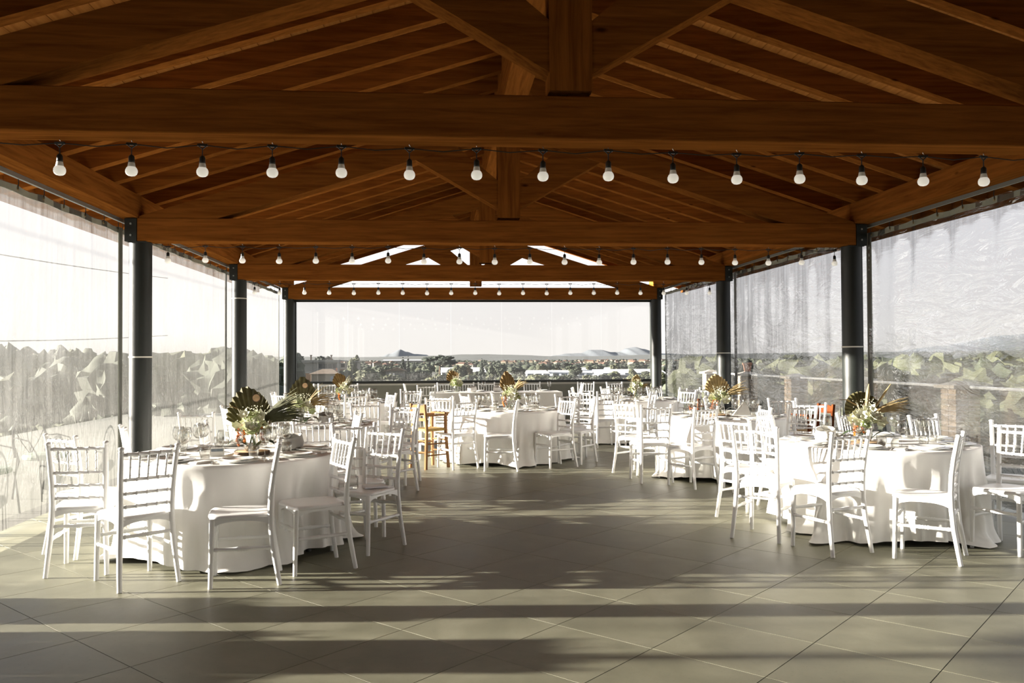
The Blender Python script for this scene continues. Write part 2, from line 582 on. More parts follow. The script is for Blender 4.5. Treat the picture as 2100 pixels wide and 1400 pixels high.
def tile_slab(mb, poly, ox, oy):
    c = 0.0004
    mx_ = sum(p[0] for p in poly) / len(poly)
    my_ = sum(p[1] for p in poly) / len(poly)
    lo = [(p[0] - ox, p[1] - oy, -0.004) for p in poly]
    mid = [(p[0] - ox, p[1] - oy, -c) for p in poly]
    top = []
    for p in poly:
        dx, dy = mx_ - p[0], my_ - p[1]
        L = math.hypot(dx, dy) or 1
        top.append((p[0] + dx / L * c - ox, p[1] + dy / L * c - oy, 0.0))
    mb.loft([lo, mid, top])
full_mb = MB()
r0 = (TS / 2 - 0.0022) * math.sqrt(2)
tile_slab(full_mb, [(0, -r0), (r0, 0), (0, r0), (-r0, 0)], 0, 0)
tile_me = mk('tile', full_mb, 'tile', smooth=False)
tile_list.sort(key=lambda t: (0 if (t[1] > 2.8 and abs(t[0] - 0.084 * t[1]) < 0.62 * t[1] + 0.4) else 1, t[1]))
rest = MB()
for k, (tx, ty, poly, full) in enumerate(tile_list):
    if k < 300:
        if full:
            link('tile', tile_me, floor, (tx, ty, 0))
        else:
            t_ = MB()
            tile_slab(t_, poly, tx, ty)
            build('tile', t_, 'tile', floor, (tx, ty, 0))
    else:
        tile_slab(rest, poly, 0, 0)
tag(build('tile_field', rest, 'tile', floor), kind='stuff')

terr = MB()
terr.box(-8.6, FX0 - 0.26, -6, 24, -0.4, -0.03)
terr.box(FX1 + 0.26, 7.6, -6, 24, -0.4, -0.03)
terr.box(-8.6, 7.6, -8, FY0 - 0.01, -0.4, -0.03)
struct('floor_terrace', terr, 'paving')

# ------------------------------------------------------------------ roof: boards, rafters, ridge, eaves
KB, KR = 4.87, 4.67           # height above the ridge axis of the boards and of the rafters' undersides
EAVE = 5.1
def roof_z(k, dx):
    return k - SL * dx
for side, nm in ((-1, 'ceiling_left'), (1, 'ceiling_right')):
    slope = math.atan(SL)
    cover = MB()
    a, b = (CX, roof_z(KB + 0.03, 0)), (CX + side * (EAVE + 0.03), roof_z(KB + 0.03, EAVE + 0.03))
    lo = [(a[0], Y0, a[1]), (b[0], Y0, b[1]), (b[0], Y1, b[1]), (a[0], Y1, a[1])]
    cover.hexa(lo, [(x, y, z + 0.06) for x, y, z in lo])
    ceil = struct(nm, cover, 'roof_brown')
    nb = 37
    L = EAVE / math.cos(slope)
    wpl = L / nb
    pm = MB()
    g = 0.004
    prof = [(-wpl / 2 + g, -0.0), (wpl / 2 - g, -0.0), (wpl / 2 - 0.001, 0.006), (wpl / 2 - 0.001, 0.022), (-wpl / 2 + 0.001, 0.022), (-wpl / 2 + 0.001, 0.006)]
    pm.hexa([(x, Y0, z) for x, z in prof], [(x, Y1, z) for x, z in prof])
    pme = mk('plank', pm, 'plank_wood', smooth=False)
    for k in range(nb):
        d = (k + 0.5) * wpl * math.cos(slope)
        link('plank', pme, ceil, (CX + side * d, 0, roof_z(KB, d)), (0, side * slope, 0))
    # common rafters
    rw = 0.115
    rm_ = MB()
    d0, d1 = 0.10, 5.04
    rm_.hexa([(side * d0, -rw / 2, roof_z(KR, d0)), (side * d1, -rw / 2, roof_z(KR, d1)), (side * d1, rw / 2, roof_z(KR, d1)), (side * d0, rw / 2, roof_z(KR, d0))],
             [(side * d0, -rw / 2, roof_z(KB, d0)), (side * d1, -rw / 2, roof_z(KB, d1)), (side * d1, rw / 2, roof_z(KB, d1)), (side * d0, rw / 2, roof_z(KB, d0))])
    rme = mk('rafter', rm_, 'timber_x', smooth=False)
    for j in range(-18, 22):
        link('rafter', rme, ceil, (CX, 6.725 + 0.6365 * j, 0))
    fx0, fx1 = sorted((CX + side * 5.045, CX + side * 5.095))
    build('fascia', MB().box(fx0, fx1, Y0, Y1, 3.03, 3.27), 'timber_y', ceil)
    # eave beam, one length to a bay
    ex0, ex1 = CX + side * (HALF - 0.01), CX + side * (HALF + 0.19)
    for bay in range(-1, 4):
        e_ = MB().box(min(ex0, ex1), max(ex0, ex1), -BAY / 2 + 0.002, BAY / 2 - 0.002 + (0.6 if bay == 3 else 0), -0.128, 0.132)
        build('eave_beam', e_, 'timber_y', ceil, (0, TY[0] + BAY * bay + TW / 2 + BAY / 2, 3.21))
ridge_parent = bpy.data.objects['ceiling_left']
build('ridge_beam', MB().box(CX - 0.13, CX + 0.13, Y0, Y1 - 0.1, 4.25, 4.865), 'timber_y', ridge_parent)

struct('wall_back_added', MB().box(XL - 0.7, XR + 0.7, -5.25, -5.0, -0.03, 4.55), 'low_wall')  # unseen, added behind the camera to keep the beam fronts dark
for sx, nm in ((XL - 0.30, 'wall_left_added'), (XR + 0.10, 'wall_right_added')):  # unseen side walls, added to cut the light behind the camera
    struct(nm, MB().box(sx, sx + 0.20, -5.0, 0.20, -0.03, 3.06), 'low_wall')
# ------------------------------------------------------------------ trusses
ORD = ['nearest', 'second', 'third', 'farthest']
tie_mb = MB().cbox(-HALF, HALF, 0, TW, -(ZT - ZB) / 2, (ZT - ZB) / 2, 0.006)
tie_me = mk('tie_beam', tie_mb, 'timber_x', smooth=False)
kp = MB()
kw = 0.133
kp.hexa([(-kw, 0.01, 3.118), (kw, 0.01, 3.118), (kw, TW - 0.01, 3.118), (-kw, TW - 0.01, 3.118)],
        [(-kw, 0.01, 4.25), (kw, 0.01, 4.25), (kw, TW - 0.01, 4.25), (-kw, TW - 0.01, 4.25)])
kp_me = mk('king_post', kp, 'timber_z', smooth=False)
PB, PT = 4.13, 4.42           # principal rafter, underside and top on the ridge axis
def principal(side):
    d0, d1 = kw - 0.002, HALF - 0.02
    zt1 = roof_z(PT, d1)
    pts = [(d0, roof_z(PB, d0)), ((PB - ZT) / SL - 0.0, ZT), (d1, ZT), (d1, zt1), (d0, roof_z(PT, d0))]
    lo = [(side * x, 0.004, z) for x, z in pts]
    hi = [(side * x, TW - 0.004, z) for x, z in pts]
    return MB().hexa(lo, hi)
def strut(side):
    # from the lower king post up to the principal rafter
    pts = [(kw - 0.01, 3.228), (1.106, roof_z(PB, 1.106) + 0.01), (0.86, roof_z(PB, 0.86) + 0.02), (0.62, roof_z(PB, 0.62) + 0.02), (kw - 0.01, 3.55)]
    lo = [(side * x, 0.02, z) for x, z in pts]
    hi = [(side * x, TW - 0.02, z) for x, z in pts]
    return MB().hexa(lo, hi)
pr_me = {s: mk('principal_rafter', principal(s), 'timber_x', smooth=False) for s in (-1, 1)}
st_me = {s: mk('strut', strut(s), 'timber_x', smooth=False) for s in (-1, 1)}
tl = ['roof truss of brown beams behind the camera side', 'brown timber roof truss nearest the camera, filling the top of the view', 'second brown timber roof truss, above the second row of bulbs',
      'third brown timber roof truss, above the far row of small bulbs', 'farthest brown timber roof truss with sky showing through it, above the window']
for k in range(5):
    t_ = thing('roof_truss', tl[k], 'roof truss', (CX, TY[k], 0), 0, 'timber roof trusses')
    put([Part('tie_beam', tie_me, (0, 0, (ZB + ZT) / 2)), Part('king_post', kp_me)]
        + [Part('principal_rafter', pr_me[s]) for s in (-1, 1)] + [Part('strut', st_me[s]) for s in (-1, 1)], t_)

# ------------------------------------------------------------------ posts
col_mb = MB()
col_mb.lathe([(0.14, 0.0), (0.14, 0.012), (0.124, 0.014), (0.124, ZB - 0.005)], 28)
col_me = mk('column', col_mb, 'black_metal')
shoe_me = {}
for s_ in (-1, 1):
    x0_, x1_ = sorted((s_ * 0.004, s_ * 0.135))
    q_ = MB().box(x0_, x1_, -TW / 2 + 0.01, TW / 2 - 0.01, ZB - 0.004, 3.07)
    for w_ in (-1, 1):
        q_.box(x0_, x1_, w_ * (TW / 2 + 0.002) - 0.008, w_ * (TW / 2 + 0.002) + 0.004, ZB - 0.004, 3.072)
    q_.box(-0.10, 0.10, -TW / 2 - 0.004, TW / 2 + 0.004, ZB - 0.014, ZB - 0.003)
    shoe_me[s_] = mk('bracket', q_, 'black_metal', smooth=False)
bolt_me = mk('bolt', MB().tube([(0, -0.012, 0), (0, 0.012, 0)], 0.012, 6), 'rail_grey')
strap_me = mk('strap', MB().lathe([(0.126, -0.008), (0.128, -0.008), (0.128, 0.008), (0.126, 0.008)], 28), 'strap')
STR = {(-1, 2): 1.50, (-1, 3): 2.50, (1, 2): 1.58, (1, 3): 1.53}
pn = {-1: 'left', 1: 'right'}
for side in (-1, 1):
    for k in range(5):
        lab = 'round black steel post on the %s side, %s' % (pn[side], ['behind the camera side', 'outside the view under the nearest truss', 'nearest in view, holding the second truss',
               'middle one in view, holding the third truss', 'far corner one beside the window'][k])
        t_ = thing('post', lab, 'post', (CX + side * HALF, TY[k] + TW / 2, 0), 0, 'round black posts')
        ps = [Part('column', col_me), Part('bracket', shoe_me[side])]
        for zz in (2.88, 3.01):
            ps.append(Part('bolt', bolt_me, (side * 0.065, -TW / 2 - 0.012, zz)))
        if (side, k) in STR:
            ps.append(Part('strap', strap_me, (0, 0, STR[side, k])))
        put(ps, t_)

# ------------------------------------------------------------------ side curtains of clear plastic
def curtain(side, bay, label):
    x = CX + side * (HALF + 0.225)
    ya, yb = TY[bay] + 0.124, TY[bay + 1] + 0.116
    zt, zb = 2.985, 0.045
    rr = random.Random(bay * 10 + side + 3)
    root = thing('clear_curtain', label, 'curtain', (x, (ya + yb) / 2, 0), 0, 'clear plastic side curtains')
    L = yb - ya
    ny, nz_ = 110, 30
    ph = [rr.uniform(0, 6.28) for _ in range(8)]
    V, Fc = [], []
    for j in range(nz_ + 1):
        v = j / nz_
        z = zb + (zt - zb) * v
        for i in range(ny + 1):
            u = i / ny
            y = -L / 2 + L * u
            dx = 0.010 * math.sin(y * 9 + ph[0]) * (0.3 + v ** 3)
            dx += 0.018 * math.sin(y * 2.1 + ph[1] + 1.3 * v) * (1 - v * 0.6)
            dx += 0.006 * math.sin(y * 17 + ph[2] + z * 1.0) * v ** 2
            if side > 0:
                dx += 0.020 * math.sin((y * 1.1 + z * 2.4) * 2.6 + ph[3]) * (1 - v) * 0.8 + 0.010 * math.sin((y * 0.8 - z * 1.7) * 5 + ph[4]) * (1 - v)
            V.append((dx, y, z))
    for j in range(nz_):
        for i in range(ny):
            a = j * (ny + 1) + i
            Fc.append((a, a + 1, a + ny + 2, a + ny + 1))
    mb = MB().add(V, Fc)
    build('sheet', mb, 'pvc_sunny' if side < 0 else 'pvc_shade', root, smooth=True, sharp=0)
    # hem with eyelets and hooks
    hm = MB()
    rings = []
    nn = 40
    for i in range(nn + 1):
        y = -L / 2 + L * i / nn
        sag = -0.018 * abs(math.sin(PI * i / nn * 10))
        dx = 0.012 * math.sin(y * 9 + ph[0])
        rings.append([(dx - 0.004, y, zt - 0.065), (dx + 0.004, y, zt - 0.065), (dx + 0.004, y, zt + 0.005 + sag), (dx - 0.004, y, zt + 0.005 + sag)])
    hm.loft(rings)
    build('hem', hm, 'hem', root)
    for yy in (-L / 2 + 0.02, L / 2 - 0.02):
        build('side_border', MB().box(-0.006, 0.006, yy - 0.028, yy + 0.028, zb, zt), 'hem', root)
    gm = MB()
    gm.lathe([(0.007, -0.005), (0.016, -0.005), (0.016, 0.005), (0.007, 0.005), (0.007, -0.005)], 12, cap=False)
    gme = mk('eyelet', gm, 'brass')
    hk = mk('hook', MB().tube([(0, 0, 0.0), (0, 0, 0.03), (0, 0.008, 0.045), (0, 0, 0.085)], 0.004, 6), 'black_plastic')
    for i in range(11):
        y = -L / 2 + 0.06 + (L - 0.12) * i / 10
        dx = 0.012 * math.sin(y * 9 + ph[0])
        g_ = link('eyelet', gme, root, (dx - side * 0.004, y, zt - 0.028), (0, PI / 2, 0))
        link('hook', hk, root, (dx - side * 0.010, y, zt - 0.03))
    rl = thing('curtain_rail', 'grey metal curtain rail on the %s, %s' % ('left' if side < 0 else 'right', BN[bay]), 'rail', (x, (ya + yb) / 2, 3.03), 0, 'curtain rails under the eaves')
    build('track', MB().box(-0.022, 0.022, -L / 2, L / 2, 0.022, 0.055), 'rail_grey', rl)
    build('lip', MB().box(-side * 0.022 - 0.006, -side * 0.022 + 0.006, -L / 2, L / 2, 0.012, 0.022), 'rail_grey', rl)
BN = ['beside the camera, out of view', 'between the nearest pair of posts', 'between the first and second posts in view', 'next to the window end']
for side in (-1, 1):
    for bay in range(4):
        curtain(side, bay, '%s clear plastic curtain %s, %s' % ('sunlit milky' if side < 0 else 'wrinkled grey', 'on the left' if side < 0 else 'on the right', BN[bay]))

# ------------------------------------------------------------------ far end: low wall, window band
WY = 19.68
struct('wall_far', MB().box(XL + 0.127, XR - 0.127, WY - 0.06, WY + 0.12, 0, 0.845), 'low_wall')
struct('trim_1', MB().box(XL + 0.1, XR - 0.1, WY - 0.10, WY + 0.14, 0.845, 0.885), 'ledge')
win = thing('window_1', None, None, (0, WY, 0))
tag(win, kind='structure')
wx0, wx1, wz0, wz1 = XL + 0.135, XR - 0.10, 0.945, 2.765
fr = MB()
fr.box(XL + 0.03, wx0, -0.05, 0.05, 0.885, 2.815)
fr.box(wx1, XR - 0.03, -0.05, 0.05, 0.885, 2.815)
fr.box(wx0, wx1, -0.05, 0.05, 0.885, wz0)
fr.box(wx0, wx1, -0.05, 0.05, wz1, 2.815)
build('window_frame', fr, 'black_metal', win)
seams = [wx0, -2.127, -0.959, 0.232, 1.414, 2.595, 3.766, wx1]
for a, b in zip(seams[:-1], seams[1:]):
    build('pane', MB().box(a + 0.0012, b - 0.0012, -0.004, 0.004, wz0, wz1), 'pane', win)

# ------------------------------------------------------------------ string lights
cap_mb = MB().lathe([(0.006, 0.0), (0.013, -0.006), (0.0175, -0.014), (0.0175, -0.040), (0.0195, -0.042), (0.0175, -0.046), (0.0175, -0.050)], 14)
cap_me = mk('socket', cap_mb, 'black_plastic')
bul = MB().lathe([(0.017, -0.049), (0.0205, -0.060), (0.0225, -0.074), (0.030, -0.082), (0.0350, -0.094), (0.0355, -0.106), (0.031, -0.119), (0.021, -0.128), (0.008, -0.1315)], 18)
bul_me = mk('bulb', bul, 'bulb')
col_b = mk('collar', MB().lathe([(0.0185, -0.049), (0.0235, -0.0745), (0.0230, -0.0765), (0.017, -0.049)], 18, cap=False), 'bulb_collar')
drop_me = mk('drop_wire', MB().tube([(0, 0, 0.046), (0, 0, 0.0)], 0.0035, 6).tube([(-0.028, 0, 0.066), (0.0, 0, 0.040), (0.028, 0, 0.066)], 0.0045, 6).box(-0.03, 0.03, -0.007, 0.007, 0.058, 0.072), 'black_plastic')
hook_me = mk('cup_hook', MB().tube([(0, 0, 0.100), (0, 0, 0.090), (0.008, 0, 0.080), (0, 0, 0.070)], 0.0025, 5), 'steel')
SLAB = ['string of white bulbs hung under the nearest beam', 'string of white bulbs under the second beam, half way down the hall', 'string of small white bulbs under the third beam, in front of the window']
for k, (tr, x0, n, zz) in enumerate(((1, -2.30 - 0.4215 * 2, 20, 2.790), (2, -3.148, 20, 2.785), (3, -3.189, 20, 2.770))):
    yy = TY[tr] + 0.19
    sp_ = 0.4215
    root = thing('string_light', SLAB[k], 'string lights', (0, yy, 0), 0, 'strings of bulbs under the beams')
    rr = random.Random(k)
    pts = []
    for i in range(n):
        x = x0 + sp_ * i
        dz = rr.uniform(-0.006, 0.006)
        if i:
            pts.append((x - sp_ / 2, 0, zz - 0.018 + rr.uniform(-0.008, 0.004)))
        pts.append((x, 0, zz + dz))
        so = link('lamp_holder', drop_me, root, (x, 0, zz - 0.066 + dz), (0, 0, rr.uniform(-0.3, 0.3)))
        link('socket', cap_me, so)
        link('bulb', bul_me, so)
        link('collar', col_b, so)
        link('cup_hook', hook_me, so, (0, 0, 0), (0, 0, 0), (1, 1, (ZB - (zz - 0.066 + dz)) / 0.099))
    pts = [(XL + 0.12, 0.03, zz + 0.03)] + pts + [(XR - 0.12, 0.03, zz + 0.03)]
    build('cable', MB().tube(pts, 0.0035, 5), 'black_plastic', root)

# ------------------------------------------------------------------ chair (white resin, turned spindles)
def bead(n, r, rb):
    """profile with n small beads"""
    p = [(0.0, r)]
    for i in range(n):
        t = (i + 0.5) / n
        p += [(t - 0.022, r), (t - 0.010, rb), (t + 0.010, rb), (t + 0.022, r)]
    p.append((1.0, r))
    return p
def chair_parts():
    P = []
    # rear posts: foot kicked back, straight at the seat, leaning back above it, with a finial
    for s in (-1, 1):
        pts = [(0.192, -0.248, 0), (0.186, -0.230, 0.10), (0.176, -0.205, 0.25), (0.168, -0.192, 0.40), (0.166, -0.190, 0.50), (0.169, -0.196, 0.62), (0.174, -0.212, 0.74), (0.180, -0.236, 0.87),
               (0.1805, -0.238, 0.879), (0.181, -0.2395, 0.884), (0.1815, -0.241, 0.890), (0.182, -0.2425, 0.897), (0.1825, -0.244, 0.905), (0.183, -0.2455, 0.912), (0.183, -0.246, 0.916)]
        rad = [0.0155, 0.0165, 0.0185, 0.0195, 0.0195, 0.0185, 0.0175, 0.0165, 0.0165, 0.0190, 0.0150, 0.0160, 0.0200, 0.0175, 0.008]
        P.append(Part('back_post', mk('back_post', MB().tube([(s * x, y, z) for x, y, z in pts], rad, 10), 'resin', sharp=60)))
    for s in (-1, 1):
        a, b = (s * 0.178, 0.182, 0), (s * 0.172, 0.170, 0.445)
        pr = [(0, 0.0150), (0.30, 0.0165), (0.62, 0.0180), (0.63, 0.0200), (0.645, 0.0180), (0.70, 0.0180), (0.71, 0.0200), (0.725, 0.0180), (0.80, 0.0185), (1.0, 0.0195)]
        P.append(Part('front_leg', mk('front_leg', MB().rod(a, b, pr, 10), 'resin', sharp=60)))
    # seat: dished slab with soft edge
    outline = []
    for k in range(40):
        a = 2 * PI * k / 40
        c_, s_ = math.cos(a), math.sin(a)
        ex = 0.42
        x = math.copysign(abs(c_) ** ex, c_)
        y = math.copysign(abs(s_) ** ex, s_)
        wd = 0.187 + 0.016 * y
        outline.append((x * wd, y * 0.205 + 0.0))
    rings = []
    for sc, z in ((0.965, 0.438), (0.995, 0.443), (1.0, 0.450), (0.99, 0.459), (0.955, 0.465), (0.75, 0.461), (0.4, 0.456), (0.05, 0.455)):
        rings.append([(x * sc, y * sc, z) for x, y in outline])
    P.append(Part('seat', mk('seat', MB().loft(rings), 'resin', sharp=60)))
    # apron: four gently arched rails below the seat
    ap = MB()
    def arch(a, b, th):
        a, b = Vector(a), Vector(b)
        d = (b - a).normalized()
        nn = Vector((-d.y, d.x, 0)) * th
        rr = []
        for i in range(9):
            t = i / 8
            p = a.lerp(b, t)
            drop = 0.020 + 0.034 * abs(2 * t - 1) ** 3
            zt = 0.444
            rr.append([p - nn + Vector((0, 0, zt)), p + nn + Vector((0, 0, zt)), p + nn + Vector((0, 0, zt - drop)), p - nn + Vector((0, 0, zt - drop))])
        ap.loft(rr)
    arch((-0.172, 0.172, 0), (0.172, 0.172, 0), 0.008)
    arch((-0.166, -0.188, 0), (0.166, -0.188, 0), 0.008)
    arch((-0.170, -0.188, 0), (-0.172, 0.172, 0), 0.008)
    arch((0.170, -0.188, 0), (0.172, 0.172, 0), 0.008)
    P.append(Part('seat_frame', mk('seat_frame', ap, 'resin', sharp=30)))
    def back_pt(z):
        tbl = [(0.40, 0.168, -0.192), (0.50, 0.166, -0.190), (0.62, 0.169, -0.196), (0.74, 0.174, -0.212), (0.87, 0.180, -0.236)]
        for (z0, x0, y0), (z1, x1, y1) in zip(tbl[:-1], tbl[1:]):
            if z <= z1:
                t = (z - z0) / (z1 - z0)
                return x0 + t * (x1 - x0), y0 + t * (y1 - y0)
        return tbl[-1][1:]
    for z, r, nm in ((0.865, 0.0115, 'top_rail'), (0.700, 0.0105, 'back_rail'), (0.610, 0.0100, 'back_rail'), (0.525, 0.0100, 'back_rail')):
        x, y = back_pt(z)
        P.append(Part(nm, mk(nm, MB().rod((-x, y, z), (x, y, z), bead(5, r, r + 0.0035), 8), 'resin', sharp=60)))
    for i in range(5):
        u = (i - 2) / 3.0
        xa, ya = back_pt(0.700)
        xb, yb = back_pt(0.865)
        P.append(Part('spindle', mk('spindle', MB().rod((u * xa, ya, 0.700), (u * xb, yb, 0.865), bead(3, 0.0072, 0.0100), 8), 'resin', sharp=60)))
    sp_prof = [(0, 0.009), (0.06, 0.012), (0.09, 0.0155), (0.12, 0.011), (0.40, 0.013), (0.43, 0.0165), (0.455, 0.0125), (0.47, 0.0165), (0.50, 0.0125), (0.515, 0.0165), (0.54, 0.0125), (0.57, 0.0165), (0.60, 0.013), (0.88, 0.011), (0.91, 0.0155), (0.94, 0.012), (1, 0.009)]
    def st(a, b):
        P.append(Part('stretcher', mk('stretcher', MB().rod(a, b, sp_prof, 8), 'resin', sharp=60)))
    st((-0.170, -0.196, 0.335), (0.170, -0.196, 0.335))
    st((-0.175, 0.176, 0.300), (0.175, 0.176, 0.300))
    st((-0.176, -0.206, 0.245), (-0.175, 0.178, 0.245))
    st((0.176, -0.206, 0.245), (0.175, 0.178, 0.245))
    return P
CHAIR = chair_parts()
def chair(mx_, my_, phi, label, group):
    """mx_, my_: middle of the backrest top; phi: facing direction in degrees"""
    a = math.radians(phi)
    t_ = thing('banquet_chair', label, 'chair', (mx_ + 0.235 * math.cos(a), my_ + 0.235 * math.sin(a), 0), a - PI / 2, group)
    put(CHAIR, t_)
    return t_

# table key, middle of the backrest top (x, y), facing angle, where it stands
SEATS = [
    ('L1', -2.479, 6.021, 98, 'seen from behind at far left, seat turned away'),
    ('L1', -1.893, 5.694, 131, 'nearest the lower left corner, back to the camera'),
    ('L1', -2.839, 6.617, 56, 'sunlit one in the row beside the left curtain'),
    ('L1', -2.674, 7.408, 25, 'edge-on in front of the nearest left post'),
    ('L1', -2.125, 7.803, 5, 'edge-on behind the left wine glasses'),
    ('L1', -1.185, 7.954, -60, 'behind the table, right of its palm fan'),
    ('L1', -0.753, 7.425, -75, 'behind the table at its right end'),
    ('L1', -0.455, 6.851, 235, 'at the right with a paper lying on the seat'),
    ('L1', -0.701, 6.207, 207, 'at the right front corner, turned to the left'),
    ('L1', -1.100, 5.840, 190, 'at the middle front in profile, facing left'),
    ('L2', -1.570, 8.400, 116, 'on the near side with its back to the camera'),
    ('L2', -2.574, 9.188, 85, 'at the left near the curtain'),
    ('L2', -0.862, 8.905, 195, 'on the near right, its spindles lit by the sun'),
    ('L2', -0.416, 9.586, 230, 'at the right, nearer one of two in a row'),
    ('L2', -0.439, 10.295, 250, 'at the right, farther one of two in a row'),
    ('L2', -0.955, 10.805, -70, 'behind the table at its right'),
    ('L2', -2.542, 10.313, 30, 'at the far left by the curtain'),
    ('L2', -1.800, 10.800, -5, 'behind the tall palm leaf'),
    ('L3', -1.322, 13.337, 120, 'on the near side, back to the camera'),
    ('L3', -2.611, 13.904, 45, 'first of the sunlit three by the left curtain'),
    ('L3', -2.830, 14.659, 20, 'middle of the sunlit three by the left curtain'),
    ('L3', -2.532, 15.391, 0, 'last of the sunlit three by the left curtain'),
    ('L3', -0.801, 13.753, 205, 'at its near right corner'),
    ('L3', -0.477, 14.401, 235, 'at the right in the middle'),
    ('L3', -0.540, 15.271, 262, 'at the right, farther back'),
    ('L3', -1.481, 15.875, -60, 'behind the table in front of the low wall'),
    ('C1', -0.038, 11.993, 104, 'at the left, hidden partly by the wooden highchair'),
    ('C1', 0.020, 12.534, 60, 'at the far left, behind the highchair tray'),
    ('C1', 0.364, 12.998, 20, 'at the far left corner, bright side to the sun'),
    ('C1', 0.319, 11.251, 120, 'at the left front, back to the camera'),
    ('C1', 0.800, 13.200, 0, 'behind the table, left of the flowers'),
    ('C1', 1.000, 11.100, 172, 'at the middle front in profile, facing left'),
    ('C1', 1.400, 13.100, -35, 'behind the table, right of the flowers'),
    ('C1', 1.717, 11.423, 207, 'at the right front, turned to the left'),
    ('C1', 2.018, 11.898, 232, 'at the right, back post toward the aisle'),
    ('C1', 1.903, 12.706, -85, 'at the far right of the table'),
    ('R1', 3.021, 6.053, 109, 'at the left front, back to the camera'),
    ('R1', 2.502, 6.602, 50, 'blazing white on the left, nearest the aisle'),
    ('R1', 2.624, 7.444, 32, 'on the left, the farther of two sunlit ones'),
    ('R1', 3.137, 7.983, 0, 'behind the table on the left, edge lit white'),
    ('R1', 4.022, 8.134, -50, 'behind the flowers in front of the right post'),
    ('R1', 4.542, 7.650, -70, 'behind the table on the right, by the brick pier'),
    ('R1', 4.856, 6.801, 228, 'at the right edge of the picture, farther one'),
    ('R1', 4.500, 6.220, 207, 'cut off by the right edge of the picture'),
    ('R1', 3.717, 5.803, 142, 'at the front in profile, facing left'),
    ('R2', 2.304, 10.488, 40, 'at the left, the farther of two in the sun'),
    ('R2', 2.500, 9.700, 96, 'at the left nearer the aisle'),
    ('R2', 2.956, 9.271, 119, 'at the front, back to the camera, seat to the left'),
    ('R2', 3.570, 9.100, 178, 'at the front, edge-on behind a wine glass'),
    ('R2', 4.100, 9.330, 212, 'at the right front, white spindles before the curtain'),
    ('R2', 4.420, 9.850, 238, 'at the right, just behind another chair'),
    ('R2', 4.513, 10.895, -95, 'at the far right in the shade of the curtain'),
    ('R2', 3.607, 11.323, -20, 'behind the table near the folded napkin'),
    ('R3', 2.699, 13.545, 95, 'on the near left, squarely back to the camera'),
    ('R3', 2.299, 13.939, 60, 'on the left with the sunlit cloth behind it'),
    ('R3', 2.415, 15.423, -12, 'at the far left corner'),
    ('R3', 3.096, 15.818, -35, 'behind the table on the left'),
    ('R3', 3.420, 13.449, 150, 'on the near side, turned sideways'),
    ('R3', 4.100, 13.850, 212, 'on the near right side'),
    ('R3', 4.450, 14.400, 250, 'on the right beside the curtain, middle one'),
    ('R3', 4.480, 14.950, 267, 'on the right beside the curtain, farther one'),
    ('R3', 4.000, 15.650, -60, 'behind the table on the right'),
]
TABLES = dict(L1=(-1.63, 6.85), L2=(-1.55, 9.75), L3=(-1.55, 14.6), C1=(0.95, 12.15), R1=(3.72, 7.0), R2=(3.5, 10.3), R3=(3.4, 14.6))
TNAME = dict(L1='front left table', L2='second left table', L3='back left table', C1='centre table', R1='front right table', R2='second right table', R3='back right table', CB='long far table')
for key, x, y, phi, where in SEATS:
    chair(x, y, phi, 'white chair, %s, %s' % (TNAME[key], where), 'white chairs around the %s' % TNAME[key])
for x, y, phi, lab in (
    (0.10, 19.10, -88, 'white chair behind the long table, leftmost, back to the low wall'),
    (0.55, 19.12, -92, 'white chair behind the long table, just right of its flowers'),
    (1.02, 19.10, -90, 'white chair behind the middle of the long table'),
    (2.05, 19.08, -95, 'white chair behind the right end of the long table'),
    (-0.78, 18.30, 5, 'white chair at the left end of the long table, facing along it'),
    (3.06, 18.20, 178, 'white chair at the right end of the long table, facing along it'),
    (-0.30, 17.45, 92, 'white chair on the near left side of the long table'),
    (-2.98, 18.98, -90, 'white chair against the low wall in the far left corner'),
    (-2.52, 19.02, -88, 'white chair against the low wall, second from the far left corner'),
    (-2.02, 18.95, -84, 'white chair against the low wall, third from the far left corner'),
    (3.25, 18.85, -100, 'white chair against the low wall right of the long table'),
    (3.85, 18.60, -80, 'white chair near the low wall toward the right corner'),
):
    chair(x, y, phi, lab, 'white chairs at the window end')

# ------------------------------------------------------------------ tables and cloths
TZ = 0.728                    # table top; the cloth lies on it
TR = 0.80
top_me = mk('tabletop', MB().lathe([(TR - 0.01, -0.028), (TR, -0.022), (TR, -0.004), (TR - 0.008, 0.0)], 56), 'low_wall')
tleg_me = mk('leg', MB().rod((0, 0, 0), (0, 0, 0.70), [(0, 0.022), (0.02, 0.022), (0.021, 0.017), (1, 0.017)], 10), 'black_metal')
tfr_me = mk('leg_frame', MB().box(-0.5, 0.5, -0.34, -0.31, 0.672, 0.70).box(-0.5, 0.5, 0.31, 0.34, 0.672, 0.70), 'black_metal', smooth=False)

